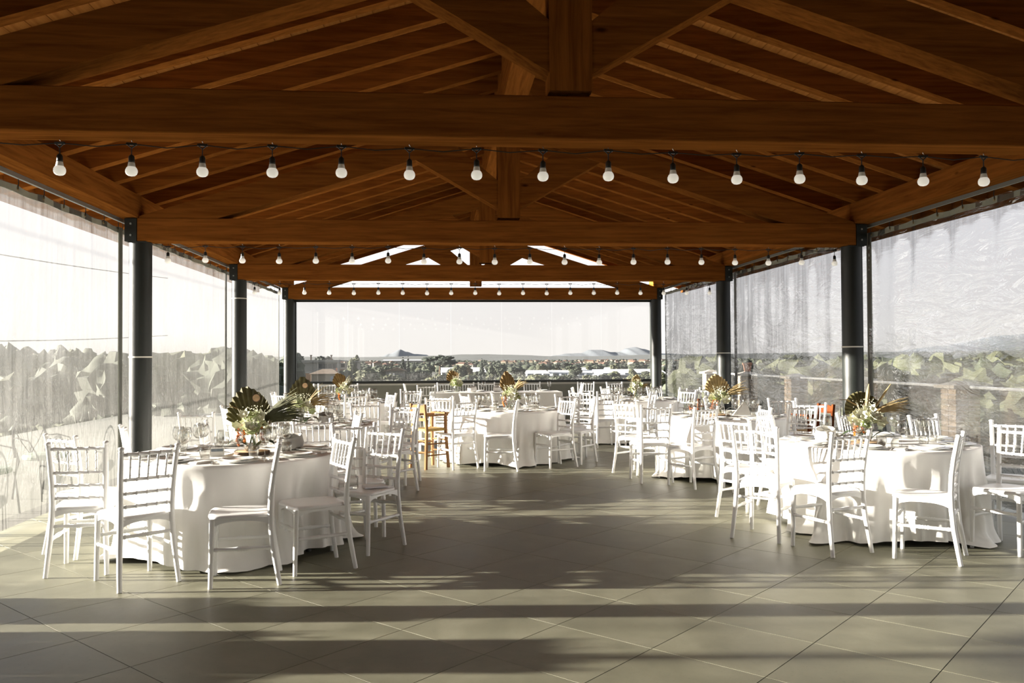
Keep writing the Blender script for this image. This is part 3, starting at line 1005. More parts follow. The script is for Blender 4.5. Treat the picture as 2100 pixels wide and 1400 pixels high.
def cloth_round(seed, rot):
    rr = random.Random(seed)
    nth, nt_ = 192, 24
    ks = [(5, rr.uniform(0, 6.28), 0.010), (8, rr.uniform(0, 6.28), 0.014), (11, rr.uniform(0, 6.28), 0.013), (17, rr.uniform(0, 6.28), 0.011), (29, rr.uniform(0, 6.28), 0.005), (47, rr.uniform(0, 6.28), 0.002)]
    c0 = rot
    R_ = TR + 0.006
    fl = [(rr.uniform(0, 2 * PI), rr.uniform(0.05, 0.13), rr.choice([-1, 1, 1]) * rr.uniform(0.022, 0.050), rr.uniform(-0.22, 0.22), rr.uniform(0.0, 0.35)) for _ in range(26)]
    rings = []
    for z, k in ((0.0045, 0.02), (0.0045, 0.35), (0.0045, 0.7), (0.0045, 0.94), (0.0040, 0.985), (0.0005, 1.0)):
        rings.append([(R_ * k * math.cos(2 * PI * i / nth), R_ * k * math.sin(2 * PI * i / nth), TZ + z + (0.0012 * math.sin(7 * 2 * PI * i / nth + seed + 9 * k) if 0.1 < k < 0.95 else 0)) for i in range(nth)])
    for j in range(1, nt_ + 1):
        t = j / nt_
        ring = []
        for i in range(nth):
            th = 2 * PI * i / nth
            cor = max(0.0, math.cos(2 * (th - c0)) ** 2) ** 4          # four hanging corners
            fold = 0.0
            for k, ph, am in ks:
                s_ = math.sin(k * th + ph + 0.5 * math.sin(2 * th + ph) + 0.35 * t * math.sin(3 * ph))
                fold += am * (s_ if k < 9 else s_ * abs(s_)) * (0.35 + 0.65 * (0.5 + 0.5 * math.sin(2 * th + 1.7 * ph + k)) + 0.5 * (t - 0.5) * math.sin(3 * th + ph))
            for a_, w_, d_, sl_, t0_ in fl:
                da = (th - a_ - sl_ * t + PI) % (2 * PI) - PI
                if abs(da) < 3 * w_ and t > t0_:
                    fold += 0.62 * d_ * math.exp(-(da / w_) ** 2) * min(1.0, (t - t0_) * 2.2)
            env = min(1.0, t * 3.2) * (0.55 + 0.75 * t)
            low = max(0.0, (t - 0.86) / 0.14)
            r = R_ - 0.030 * min(1, t * 2.5) + 0.02 * t + fold * env * 2.3 + 0.006 * math.sin(9 * t + 5 * th + seed) * t
            r += cor * (0.045 * t + 0.17 * low ** 1.5 * (0.6 + 0.4 * math.sin(11 * th + seed)))
            hem = 0.008 + HEM * (1 - cor) * (0.55 + 0.45 * math.sin(3 * th + ks[0][1])) ** 1.0
            z = TZ + (hem - TZ) * t ** 1.0
            z = max(z, 0.006 + 0.010 * low * cor * (1 + math.sin(17 * th)))
            ring.append((r * math.cos(th), r * math.sin(th), z))
        rings.append(ring)
    v = [p for r in rings for p in r]
    f = []
    for k in range(len(rings) - 1):
        for i in range(nth):
            j = (i + 1) % nth
            f.append((k * nth + i, k * nth + j, (k + 1) * nth + j, (k + 1) * nth + i))
    f.append(tuple(range(nth)))
    f = [tuple(reversed(x)) for x in f]
    return MB().add(v, f)

HEM = 0.05
CLAB = dict(L1='white floor-length cloth on the front left table, gathered at the floor', R1='white floor-length cloth on the front right table, left side blazing in the sun', C1='white cloth on the centre table, beside the wooden highchair',
            L2='white cloth on the second left table, behind the front left one', R2='white cloth on the second right table, below the pleated straw palm', L3='white cloth on the back left table', R3='white cloth on the back right table, lit on the left')
for n_, (key, (x, y)) in enumerate(TABLES.items()):
    t_ = thing('round_table', 'round table under the white cloth, %s' % TNAME[key], 'table', (x, y, 0), 0.4 + n_, 'round tables under white cloths')
    put([Part('tabletop', top_me, (0, 0, TZ)), Part('leg_frame', tfr_me)] + [Part('leg', tleg_me, (a * 0.47, b * 0.46, 0)) for a in (-1, 1) for b in (-1, 1)], t_)
    c_ = build('tablecloth', cloth_round(11 + n_, dict(L1=0.35, R1=0.5, C1=0.1).get(key, n_ * 0.37)), 'linen', None, (x, y, 0), smooth=True, sharp=0)
    tag(c_, CLAB[key], 'tablecloth', 'white tablecloths')
# long table
LX, LY, LHX, LHY = 1.17, 18.25, 1.40, 0.40
lt = thing('long_table', 'long straight table under a white cloth in front of the window', 'table', (LX, LY, 0))
build('tabletop', MB().box(-LHX, LHX, -LHY, LHY, TZ - 0.028, TZ), 'low_wall', lt)
for a in (-1, 1):
    for b in (-1, 1):
        link('leg', tleg_me, lt, (a * (LHX - 0.12), b * (LHY - 0.08), 0))
def cloth_long():
    rr = random.Random(5)
    n = 240
    def outline(off, t):
        pts = []
        per = 4 * (LHX + LHY)
        for i in range(n):
            s_ = per * i / n
            rc = 0.05
            if s_ < 2 * LHX:
                p, nn = (-LHX + s_, -LHY), (0, -1)
            elif s_ < 2 * LHX + 2 * LHY:
                p, nn = (LHX, -LHY + s_ - 2 * LHX), (1, 0)
            elif s_ < 4 * LHX + 2 * LHY:
                p, nn = (LHX - (s_ - 2 * LHX - 2 * LHY), LHY), (0, 1)
            else:
                p, nn = (-LHX, LHY - (s_ - 4 * LHX - 2 * LHY)), (-1, 0)
            w_ = (0.008 * math.sin(s_ * 9) + 0.008 * math.sin(s_ * 5.3 + 1) + 0.004 * math.sin(s_ * 23)) * t
            pts.append((p[0] + nn[0] * (off + w_), p[1] + nn[1] * (off + w_)))
        return pts
    rings = [[(x, y, TZ + 0.0045) for x, y in outline(0.001, 0)], [(x, y, TZ + 0.0005) for x, y in outline(0.007, 0)]]
    for j in range(1, 11):
        t = j / 10
        rings.append([(x, y, TZ + (0.03 + 0.012 * math.sin(x * 5) - TZ) * t) for x, y in outline(0.007 + 0.012 * t, t)])
    mb = MB().loft(rings, cap=False)
    mb.f.append(tuple(range(n)))
    return mb
tag(build('tablecloth', cloth_long(), 'linen', None, (LX, LY, 0), smooth=True, sharp=50), 'straight white cloth on the long table by the window', 'tablecloth', 'white tablecloths')

# ------------------------------------------------------------------ tableware
ZC = TZ + 0.0065
plate_me = mk('plate', MB().lathe([(0.001, 0.004), (0.072, 0.004), (0.085, 0.008), (0.112, 0.016), (0.114, 0.0175), (0.112, 0.0185), (0.086, 0.0115), (0.07, 0.0075), (0.001, 0.0075)], 32, cap=False).lathe([(0.06, 0.0), (0.066, 0.0), (0.066, 0.005), (0.06, 0.005)], 24), 'porcelain')
charger_me = mk('charger', MB().lathe([(0.001, 0.003), (0.105, 0.003), (0.118, 0.006), (0.150, 0.012), (0.152, 0.0135), (0.150, 0.0145), (0.118, 0.009), (0.10, 0.006), (0.001, 0.006)], 36, cap=False).lathe([(0.09, 0.0), (0.096, 0.0), (0.096, 0.004), (0.09, 0.004)], 28), 'porcelain')
bowl_me = mk('bowl', MB().lathe([(0.004, 0.100), (0.022, 0.104), (0.037, 0.118), (0.0455, 0.142), (0.046, 0.160), (0.042, 0.187), (0.036, 0.212), (0.0352, 0.212), (0.041, 0.187), (0.045, 0.160), (0.0445, 0.143), (0.036, 0.120), (0.021, 0.1065), (0.001, 0.103)], 20, cap=False), 'glassware', sharp=0)
stem_me = mk('stem', MB().lathe([(0.0045, 0.005), (0.0034, 0.03), (0.0034, 0.085), (0.006, 0.102)], 10), 'glassware', sharp=0)
foot_me = mk('foot', MB().lathe([(0.036, 0.0), (0.0365, 0.0012), (0.02, 0.003), (0.0045, 0.006)], 20), 'glassware', sharp=0)
WINE = [Part('bowl', bowl_me), Part('stem', stem_me), Part('foot', foot_me)]
tumb_me = mk('tumbler', MB().lathe([(0.001, 0.0), (0.028, 0.0), (0.031, 0.003), (0.0395, 0.05), (0.0385, 0.092), (0.0375, 0.092), (0.0382, 0.05), (0.029, 0.010), (0.001, 0.009)], 20, cap=False), 'glassware', sharp=0)
def fork_mesh():
    mb = MB()
    mb.loft([[(-0.004, -0.10, 0), (0.004, -0.10, 0), (0.004, -0.10, 0.003), (-0.004, -0.10, 0.003)], [(-0.0055, -0.06, 0.001), (0.0055, -0.06, 0.001), (0.0055, -0.06, 0.004), (-0.0055, -0.06, 0.004)],
             [(-0.003, 0.02, 0.005), (0.003, 0.02, 0.005), (0.003, 0.02, 0.008), (-0.003, 0.02, 0.008)], [(-0.012, 0.045, 0.003), (0.012, 0.045, 0.003), (0.012, 0.045, 0.0055), (-0.012, 0.045, 0.0055)], [(-0.0125, 0.06, 0.003), (0.0125, 0.06, 0.003), (0.0125, 0.06, 0.005), (-0.0125, 0.06, 0.005)]])
    for k in range(4):
        x = -0.0105 + 0.007 * k
        mb.hexa([(x - 0.0018, 0.059, 0.003), (x + 0.0018, 0.059, 0.003), (x + 0.001, 0.102, 0.009), (x - 0.001, 0.102, 0.009)], [(x - 0.0018, 0.059, 0.005), (x + 0.0018, 0.059, 0.005), (x + 0.001, 0.102, 0.0105), (x - 0.001, 0.102, 0.0105)])
    return mb
fork_me = mk('fork', fork_mesh(), 'steel')
knife_me = mk('knife', MB().loft([[(-0.006, -0.11, 0), (0.006, -0.11, 0), (0.006, -0.11, 0.006), (-0.006, -0.11, 0.006)], [(-0.005, -0.01, 0), (0.005, -0.01, 0), (0.005, -0.01, 0.006), (-0.005, -0.01, 0.006)],
                                 [(-0.008, 0.0, 0.001), (0.008, 0.0, 0.001), (0.008, 0.0, 0.003), (-0.008, 0.0, 0.003)], [(-0.009, 0.07, 0.001), (0.008, 0.07, 0.001), (0.008, 0.07, 0.003), (-0.009, 0.07, 0.003)], [(0.003, 0.108, 0.001), (0.006, 0.108, 0.001), (0.006, 0.108, 0.002), (0.003, 0.108, 0.002)]]), 'steel')
def napkin_mesh():
    mb = MB()
    for k in range(3):
        a = 0.004 * k
        mb.hexa([(-0.045 + a, -0.08 + a, 0.004 * k), (0.045 - a, -0.08 + a * 2, 0.004 * k), (0.045 - a * 2, 0.08, 0.004 * k), (-0.045, 0.08 - a, 0.004 * k)],
                [(-0.043 + a, -0.078 + a, 0.004 * k + 0.0038), (0.043 - a, -0.078 + a * 2, 0.004 * k + 0.0038), (0.043 - a * 2, 0.078, 0.004 * k + 0.0038), (-0.043, 0.078 - a, 0.004 * k + 0.0038)])
    return mb
nap_me = mk('napkin', napkin_mesh(), 'napkin')

def PLUR(name, tn):
    n_ = name.replace('_', ' ')
    return {'wine glass': 'wine glasses', 'knife': 'knives'}.get(n_, n_ + 's') + ' on the ' + tn

def setting(key, cx_, cy_, ang, rim, rr, place=None):
    """one place setting; ang points from the table's middle to the diner; rim = distance of plate centre"""
    tn = TNAME[key]
    c, s = math.cos(ang), math.sin(ang)
    def P(out_, side):
        return (cx_ + c * out_ - s * side, cy_ + s * out_ + c * side)
    def one(name, me, out_, side, z, rz, label, cat, parts=None):
        x, y = P(out_, side)
        if parts:
            o = thing(name, label, cat, (x, y, z), rz, PLUR(name, tn))
            put(parts, o)
        else:
            o = tag(link(name, me, None, (x, y, z), (0, 0, rz)), label, cat, PLUR(name, tn))
        return o
    j = lambda a: rr.uniform(-a, a)
    oct_ = int(round((ang % (2 * PI)) / (PI / 4))) % 8
    pl = place or ['right-hand', 'far right', 'far', 'far left', 'left-hand', 'near left', 'nearest', 'near right'][oct_]
    one('charger_plate', charger_me, rim, 0, ZC, 0, 'wide white under-plate at the %s place of the %s' % (pl, tn), 'plate')
    one('dinner_plate', plate_me, rim + j(0.004), j(0.004), ZC + 0.0075, 0, 'white dinner plate on the under-plate, %s place of the %s' % (pl, tn), 'plate')
    rz = ang + PI / 2
    one('fork', fork_me, rim + j(0.01), 0.178, ZC + 0.001, rz + j(0.08), 'steel fork beside the plate, %s place of the %s' % (pl, tn), 'fork')
    one('knife', knife_me, rim + j(0.01), -0.178, ZC + 0.001, rz + j(0.08), 'steel knife beside the plate, %s place of the %s' % (pl, tn), 'knife')
    one('wine_glass', None, rim - 0.21 + j(0.02), -0.10 + j(0.02), ZC, 0, 'clear wine glass beside the knife side, %s place of the %s' % (pl, tn), 'glass', WINE)
    if rr.random() < 0.55:
        one('wine_glass', None, rim - 0.25 + j(0.02), -0.005 + j(0.015), ZC, 0, 'clear wine glass straight behind the plate, %s place of the %s' % (pl, tn), 'glass', WINE)
    one('tumbler', tumb_me, rim - 0.18 + j(0.015), 0.10 + j(0.02), ZC, 0, 'clear water tumbler at the %s place of the %s' % (pl, tn), 'glass')
    one('napkin', nap_me, rim - 0.02 + j(0.01), 0.245, ZC + 0.001, rz + j(0.15), 'folded white napkin beside the fork, %s place of the %s' % (pl, tn), 'napkin')

OFF = dict(L1=0.28, R1=0.20, C1=0.1, L2=0.3, R2=0.33, L3=0.1, R3=0.2)
for key, (x, y) in TABLES.items():
    rr = random.Random(key)
    nset = 8
    for k in range(nset):
        setting(key, x, y, OFF[key] + 2 * PI * k / nset, 0.615, rr)
rr = random.Random('CB')
for k in range(4):
    xx = LX - 1.05 + 0.70 * k
    setting('CB', xx, LY - 0.36, PI / 2, 0.575, rr, ['leftmost', 'second from left', 'third from left', 'rightmost'][k])

# ------------------------------------------------------------------ flower centrepieces
def fan_leaf(L, A, n, pleat, asym=0.0, blunt=0.55):
    """pleated palm leaf standing in the xz plane, base at the origin"""
    mb = MB()
    v, f = [], []
    m_ = 2 * n
    for k in range(m_ + 1):
        a = -A + 2 * A * k / m_ + asym
        q0 = (a - asym) / A
        r = L * (1 - blunt * abs(q0) ** 1.05) * (1.0 if k % 2 == 0 else 0.965)
        for q_, t in enumerate((0.04, 0.35, 0.7, 1.0)):
            d = pleat * t * (1 if k % 2 else -1)
            cup = 0.16 * L * (math.sin(a) ** 2) * t
            v.append((r * t * math.sin(a), d - cup, r * t * math.cos(a)))
    for k in range(m_):
        for q_ in range(3):
            a0 = k * 4 + q_
            f.append((a0, a0 + 1, a0 + 5, a0 + 4))
    mb.add(v, f)
    mb.tube([(0, 0, -0.16), (0, 0, 0.05 * L)], 0.004, 6)
    return mb
def frond(L, n, tilt, spread, seed):
    """sheaf of narrow blades fanning out to +x and up"""
    rr = random.Random(seed)
    mb = MB()
    for k in range(n):
        a = tilt + spread * ((k + 0.5) / n - 0.5) + rr.uniform(-0.04, 0.04)
        ln = L * rr.uniform(0.78, 1.05)
        w_ = rr.uniform(0.005, 0.010)
        yo = rr.uniform(-0.035, 0.035)
        curl = rr.uniform(0.02, 0.16)
        pts = []
        for i in range(6):
            t = i / 5
            aa = a - curl * t * t * 2.2
            pts.append(Vector((ln * t * math.cos(aa), yo * t, ln * t * math.sin(aa))))
        for i in range(5):
            w0 = w_ * (1 - (i / 5) ** 2 * 0.9) + 0.0004
            w1 = w_ * (1 - ((i + 1) / 5) ** 2 * 0.9) + 0.0004
            p, q_ = pts[i], pts[i + 1]
            nrm = Vector((-math.sin(a), 0.6, math.cos(a))).normalized()
            mb.add([p - nrm * w0, p + nrm * w0, q_ + nrm * w1, q_ - nrm * w1], [(0, 1, 2, 3)])
    return mb
def flower_mesh(r):
    mb = MB()
    for k in range(6):
        a = 2 * PI * k / 6
        ca, sa = math.cos(a), math.sin(a)
        def pt(rad, side, z):
            return (ca * rad - sa * side, sa * rad + ca * side, z)
        mb.add([pt(0.1 * r, 0, 0), pt(0.55 * r, 0.42 * r, 0.25 * r), pt(1.0 * r, 0.10 * r, 0.55 * r), pt(0.55 * r, -0.42 * r, 0.25 * r), pt(0.6 * r, 0, 0.12 * r)], [(0, 4, 1), (1, 4, 2), (2, 4, 3), (3, 4, 0)])
    mb.lathe([(0.02 * r, 0.0), (0.22 * r, 0.08 * r), (0.2 * r, 0.28 * r), (0.03 * r, 0.36 * r)], 6)
    return mb
fl_me = {m_: mk('flower', flower_mesh(0.030), m_) for m_ in ('petal_white', 'petal_green')}
def octa(mb, c, r):
    x, y, z = c
    mb.add([(x + r, y, z), (x - r, y, z), (x, y + r, z), (x, y - r, z), (x, y, z + r), (x, y, z - r)],
           [(0, 2, 4), (2, 1, 4), (1, 3, 4), (3, 0, 4), (2, 0, 5), (1, 2, 5), (3, 1, 5), (0, 3, 5)])
def spray_mesh(seed, n=90):
    rr = random.Random(seed)
    mb = MB()
    for _ in range(n):
        a = rr.uniform(0, 6.28)
        rad = rr.uniform(0.02, 0.11)
        octa(mb, (rad * math.cos(a), rad * math.sin(a) * 0.8, rr.uniform(-0.02, 0.13)), rr.uniform(0.003, 0.0055))
    for _ in range(14):
        a = rr.uniform(0, 6.28)
        rad = rr.uniform(0.05, 0.11)
        mb.tube([(0, 0, -0.1), (rad * math.cos(a), rad * math.sin(a) * 0.8, rr.uniform(0, 0.12))], 0.0012, 4)
    return mb
spray_me = [mk('small_blossom_spray', spray_mesh(k), 'petal_white') for k in range(2)]
bl = MB()
rr = random.Random(3)
for k in range(12):
    octa(bl, (rr.uniform(-0.012, 0.012), rr.uniform(-0.012, 0.012), -0.011 * k), rr.uniform(0.010, 0.015))
blossom_me = mk('orange_blossom', bl, 'blossom_orange')
lf = MB()
for i in range(7):
    pass
lv, lfc = [], []
for i in range(8):
    t = i / 7
    wd = 0.045 * math.sin(PI * min(1, t * 0.93 + 0.07)) ** 0.7
    x, z = 0.17 * t, 0.05 * math.sin(PI * t * 0.9)
    lv += [(x, -wd, z + 0.006), (x, 0, z), (x, wd, z + 0.006)]
for i in range(7):
    for k in range(2):
        a = i * 3 + k
        lfc.append((a, a + 1, a + 4, a + 3))
leaf_me = mk('green_leaf', MB().add(lv, lfc), 'leaf_green')
vase_me = mk('glass_vase', MB().lathe([(0.001, 0.0), (0.045, 0.0), (0.058, 0.02), (0.066, 0.06), (0.060, 0.11), (0.050, 0.15), (0.052, 0.165), (0.050, 0.165), (0.048, 0.15), (0.057, 0.11), (0.063, 0.06), (0.055, 0.022), (0.043, 0.006), (0.001, 0.006)], 24, cap=False), 'glassware', sharp=0)
stems_mb = MB()
rr = random.Random(9)
for k in range(9):
    a = rr.uniform(0, 6.28)
    stems_mb.tube([(0.03 * math.cos(a), 0.03 * math.sin(a), 0.01), (-0.02 * math.cos(a), -0.02 * math.sin(a), 0.19)], 0.0035, 5)
stems_me = mk('stems', stems_mb, 'stem_green')
tagd_me = mk('wooden_tag', MB().lathe([(0.028, -0.003), (0.030, 0.0), (0.028, 0.003)], 20), 'cut_wood')
tagr_me = mk('tag_rim', MB().lathe([(0.0285, -0.0036), (0.0345, -0.0036), (0.0345, 0.0036), (0.0285, 0.0036), (0.0285, -0.0036)], 20, cap=False), 'bark')
slice_me = mk('wood_slice', MB().lathe([(0.125, 0.0), (0.13, 0.004), (0.127, 0.022), (0.120, 0.024)], 30), 'cut_wood')
slbark_me = mk('bark_edge', MB().lathe([(0.126, 0.0), (0.137, 0.003), (0.135, 0.021), (0.126, 0.0235), (0.126, 0.0)], 30, cap=False), 'bark')

def centrepiece(key, x, y, label, leaf, leaf_mat, fr_, fr_mat, extra, seed, yaw=0.0, slice_=True, tagged=True, sc=1.0):
    rr = random.Random(seed)
    z = ZC
    if slice_:
        t_ = thing('wood_slice', 'round wood slice under the flower vase of the %s' % TNAME[key], 'wood slice', (x, y, z), seed, 'wood slices under the vases')
        put([Part('cut_face', slice_me), Part('bark_edge', slbark_me)], t_)
        z += 0.025
    t_ = thing('flower_arrangement', label, 'flowers', (x, y, z), yaw, 'flower centrepieces with dried palm')
    t_.scale = (sc, sc, sc)
    ps = [Part('glass_vase', vase_me), Part('stems', stems_me)]
    L, A, n, tilt, hz, asym, blunt = leaf
    lme = mk('palm_fan', fan_leaf(L, A, n, 0.009, asym, blunt), leaf_mat, smooth=False)
    ps.append(Part('palm_fan', lme, (0, 0.05, hz), (-0.12, tilt, 0)))
    if fr_:
        FL, fn, ft, fs = fr_
        ps.append(Part('palm_frond', mk('palm_frond', frond(FL, fn, ft, fs, seed), fr_mat, smooth=False), (0.02, 0.02, 0.20)))
    for k in range(30):
        a = rr.uniform(0, 6.28)
        rad = 0.125 * math.sqrt(rr.random())
        zz = 0.135 + 0.15 * (1 - rad / 0.125) * rr.random() + 0.07 * rr.random()
        ps.append(Part('flower', fl_me['petal_white' if rr.random() < 0.75 else 'petal_green'], (rad * math.cos(a), rad * math.sin(a) * 0.8 - 0.03, zz), (rr.uniform(0.4, 1.3), rr.uniform(-0.8, 0.8), 0), rr.uniform(1.35, 2.0)))
    ps.append(Part('small_blossom_spray', spray_me[seed % 2], (0.0, -0.02, 0.22)))
    for dx, dz in ((-0.085, 0.17), (-0.045, 0.20), (0.085, 0.19))[:extra]:
        ps.append(Part('orange_blossom', blossom_me, (dx, -0.055, dz), (rr.uniform(-0.2, 0.2), rr.uniform(-0.2, 0.2), 0)))
    ps.append(Part('green_leaf', leaf_me, (-0.03, -0.04, 0.045), (0, 0.1, 2.8)))
    ps.append(Part('green_leaf', leaf_me, (0.04, -0.05, 0.03), (0, -0.05, -0.4)))
    if tagged:
        ps.append(Part('wooden_tag', tagd_me, (0.03, 0.012, 0.20 + L * 0.52), (PI / 2 - 0.1, 0, 0), None, [Part('tag_rim', tagr_me)]))
    ps.append(Part('grass_blade', mk('grass_blade', MB().tube([(0, 0, 0.2), (-0.06, 0, 0.30), (-0.15, 0, 0.345), (-0.235, 0, 0.35)], [0.003, 0.004, 0.004, 0.001], 5), 'palm_brown')))
    put(ps, t_)
    return t_
centrepiece('L1', -1.47, 6.75, 'flowers with a dark olive palm fan and frond on the front left table', (0.40, 0.82, 13, -0.20, 0.115, 0.0, 0.40), 'palm_olive', (0.43, 56, 0.52, 0.62), 'frond_green', 3, 1)
centrepiece('L2', -1.56, 9.70, 'flowers with one tall pointed dark palm leaf on the second left table', (0.45, 0.68, 11, -0.03, 0.10, 0.0, 0.42), 'palm_olive', (0.34, 26, 0.55, 0.9), 'palm_straw', 1, 2, slice_=False)
centrepiece('L3', -1.62, 14.45, 'flowers with a brown palm leaf leaning left on the back left table', (0.38, 0.45, 7, -0.42, 0.15, 0.0, 0.25), 'palm_brown', (0.25, 14, 1.35, 0.7), 'palm_olive', 1, 3, slice_=False, tagged=False)
centrepiece('C1', 0.97, 12.05, 'flowers with a golden brown palm leaf on the centre table', (0.40, 0.60, 9, -0.10, 0.16, 0.0, 0.5), 'palm_brown', (0.30, 22, 0.95, 0.5), 'palm_straw', 2, 4, slice_=False, tagged=False)
centrepiece('R1', 3.52, 6.80, 'flowers with a small dark round palm fan and straw frond on the front right table', (0.165, 1.75, 15, -0.05, 0.25, 0.0, 0.05), 'palm_olive', (0.40, 30, 0.42, 0.22), 'palm_straw', 2, 5)
centrepiece('R2', 3.42, 10.2, 'flowers with a pleated straw palm fan on the second right table', (0.30, 0.95, 12, -0.08, 0.20, 0.0, 0.35), 'palm_straw', (0.38, 26, 0.50, 0.42), 'palm_straw', 2, 6, tagged=False)
centrepiece('R3', 3.38, 14.5, 'pale flowers with a straw palm fan on the back right table', (0.26, 0.6, 9, 0.15, 0.18, 0.0, 0.4), 'palm_straw', (0.24, 16, 0.35, 0.4), 'palm_straw', 0, 7, slice_=False, tagged=False)
centrepiece('CB', 0.33, 18.2, 'flowers with a golden palm leaf on the long table by the window', (0.34, 0.7, 8, -0.45, 0.16, 0.0, 0.3), 'palm_brown', None, None, 0, 8, slice_=False, tagged=False)
# pampas plumes of the front right arrangement
for k, (dx, L, a) in enumerate(((0.0, 0.24, 0.12), (0.05, 0.29, 0.62))):
    pm = MB().tube([(0, 0, 0), (0, 0, L * 0.35), (0.0, 0, L * 0.7), (0, 0, L)], [0.003, 0.016 - 0.006 * k, 0.017 - 0.008 * k, 0.002], 7)
    o = build('pampas_plume', pm, 'palm_straw', bpy.data.objects['flower_arrangement.004'], (dx, -0.03, 0.24), (0, a, 0), smooth=True)

# small signs
def sign(x, y, rz, label, text):
    t_ = thing('table_sign', label, 'sign', (x, y, ZC), rz, 'table signs')
    build('card', MB().hexa([(-0.05, -0.022, 0), (0.05, -0.022, 0), (0.05, 0.022, 0), (-0.05, 0.022, 0)], [(-0.05, -0.010, 0.062), (0.05, -0.010, 0.062), (0.05, 0.010, 0.062), (-0.05, 0.010, 0.062)]), 'card', t_)
    if text:
        cu = bpy.data.curves.new('lettering', 'FONT')
        cu.body = text
        cu.size = 0.021
        cu.align_x = 'CENTER'
        tmp = bpy.data.objects.new('lettering', cu)
        COL.objects.link(tmp)
        bpy.context.view_layer.update()
        me = bpy.data.meshes.new_from_object(tmp.evaluated_get(bpy.context.evaluated_depsgraph_get()))
        bpy.data.objects.remove(tmp)
        me.materials.clear()
        me.materials.append(MATS['ink'])
        link('lettering', me, t_, (0, -0.0195, 0.018), (PI / 2 - 0.19, 0, 0))
    else:
        build('print_band', MB().box(-0.044, 0.044, -0.0150, -0.0135, 0.036, 0.056), 'shutter', t_, (0, 0, 0), (0.0, 0, 0))
sign(3.66, 6.62, -0.45, 'small card sign with a handwritten word beside the flowers, front right table', 'Quarantotto')
sign(-1.70, 6.62, 0.25, 'small card sign with a dark printed band, front left table', None)
sign(0.82, 11.90, 0.0, 'small card sign left of the flowers, centre table', None)

# bread pouches and standing napkin
def pouch(x, y, rz, label, mat, sc=1.0):
    n = 28
    rings = []
    for r, z in ((0.02, 0.0), (0.075, 0.0), (0.100, 0.02), (0.108, 0.05), (0.098, 0.085), (0.090, 0.105), (0.096, 0.112), (0.084, 0.108), (0.080, 0.085), (0.085, 0.04), (0.05, 0.02), (0.002, 0.018)):
        rings.append([(r * math.cos(2 * PI * k / n) * (1 + 0.06 * math.sin(5 * 2 * PI * k / n)), r * 0.8 * math.sin(2 * PI * k / n), z * (1 + 0.18 * math.sin(2 * PI * k / n + 1))) for k in range(n)])
    o = build('bread_pouch', MB().loft(rings), mat, None, (x, y, ZC + 0.0005), (0, 0, rz), smooth=True, sharp=0)
    o.scale = (sc, sc, sc)
    return tag(o, label, 'bread basket', 'cloth bread pouches')
pouch(-1.22, 7.02, 0.4, 'grey cloth bread pouch right of the flowers on the front left table', 'grey_linen')
pouch(-1.30, 9.72, 1.2, 'grey cloth bread pouch beside the tall palm leaf, second left table', 'grey_linen')
pouch(0.66, 18.12, 0.2, 'pale cloth bread pouch just right of the flowers on the long table', 'napkin')
pouch(1.20, 18.15, 0.9, 'pale cloth bread pouch in the middle of the long table', 'napkin')
pouch(3.30, 7.05, 0.6, 'white cloth bread pouch left of the flowers on the front right table', 'napkin')
pouch(-1.30, 14.55, 0.6, 'white cloth bread pouch beside the flowers on the back left table', 'napkin')
nb = MB()
nb.add([(-0.14, 0, 0.0), (0.10, -0.02, 0.0), (0.13, 0.10, 0.0), (0.03, 0.05, 0.165), (-0.10, 0.10, 0.0), (0.06, 0.04, 0.15)], [(0, 1, 3), (1, 2, 5), (1, 5, 3), (2, 4, 3, 5), (4, 0, 3), (0, 4, 2, 1)])
tag(build('standing_napkin', nb, 'napkin', None, (3.78, 10.35, ZC), (0, 0, 0.1)), 'big white napkin folded into a standing cone on the second right table', 'napkin')

# paper and a glass jar on the chair at the front left table
kx, ky = SEATS[7][1] + 0.235 * math.cos(math.radians(235)), SEATS[7][2] + 0.235 * math.sin(math.radians(235))
tag(build('booklet', MB().box(-0.09, 0.09, -0.065, 0.065, 0, 0.006).box(-0.088, 0.088, -0.063, 0.063, 0.006, 0.010), 'paper', None, (kx + 0.07, ky + 0.05, 0.4665), (0, 0, 0.3)), 'white folded booklet lying on a chair seat right of the front left table', 'booklet')
jr = thing('glass_jar', 'square clear glass jar standing on a chair seat right of the front left table', 'jar', (kx - 0.10, ky - 0.03, 0.4675))
jm = MB()
jm.loft([[(a * s, b * s, z) for a, b in ((-1, -1), (1, -1), (1, 1), (-1, 1))] for s, z in ((0.042, 0.0), (0.046, 0.004), (0.046, 0.085), (0.034, 0.10), (0.034, 0.108), (0.031, 0.108), (0.031, 0.098), (0.042, 0.083), (0.042, 0.008), (0.002, 0.008))], cap=False)
build('jar_body', jm, 'glassware', jr)
build('jar_base', MB().box(-0.040, 0.040, -0.040, 0.040, -0.0005, 0.004), 'porcelain', jr)

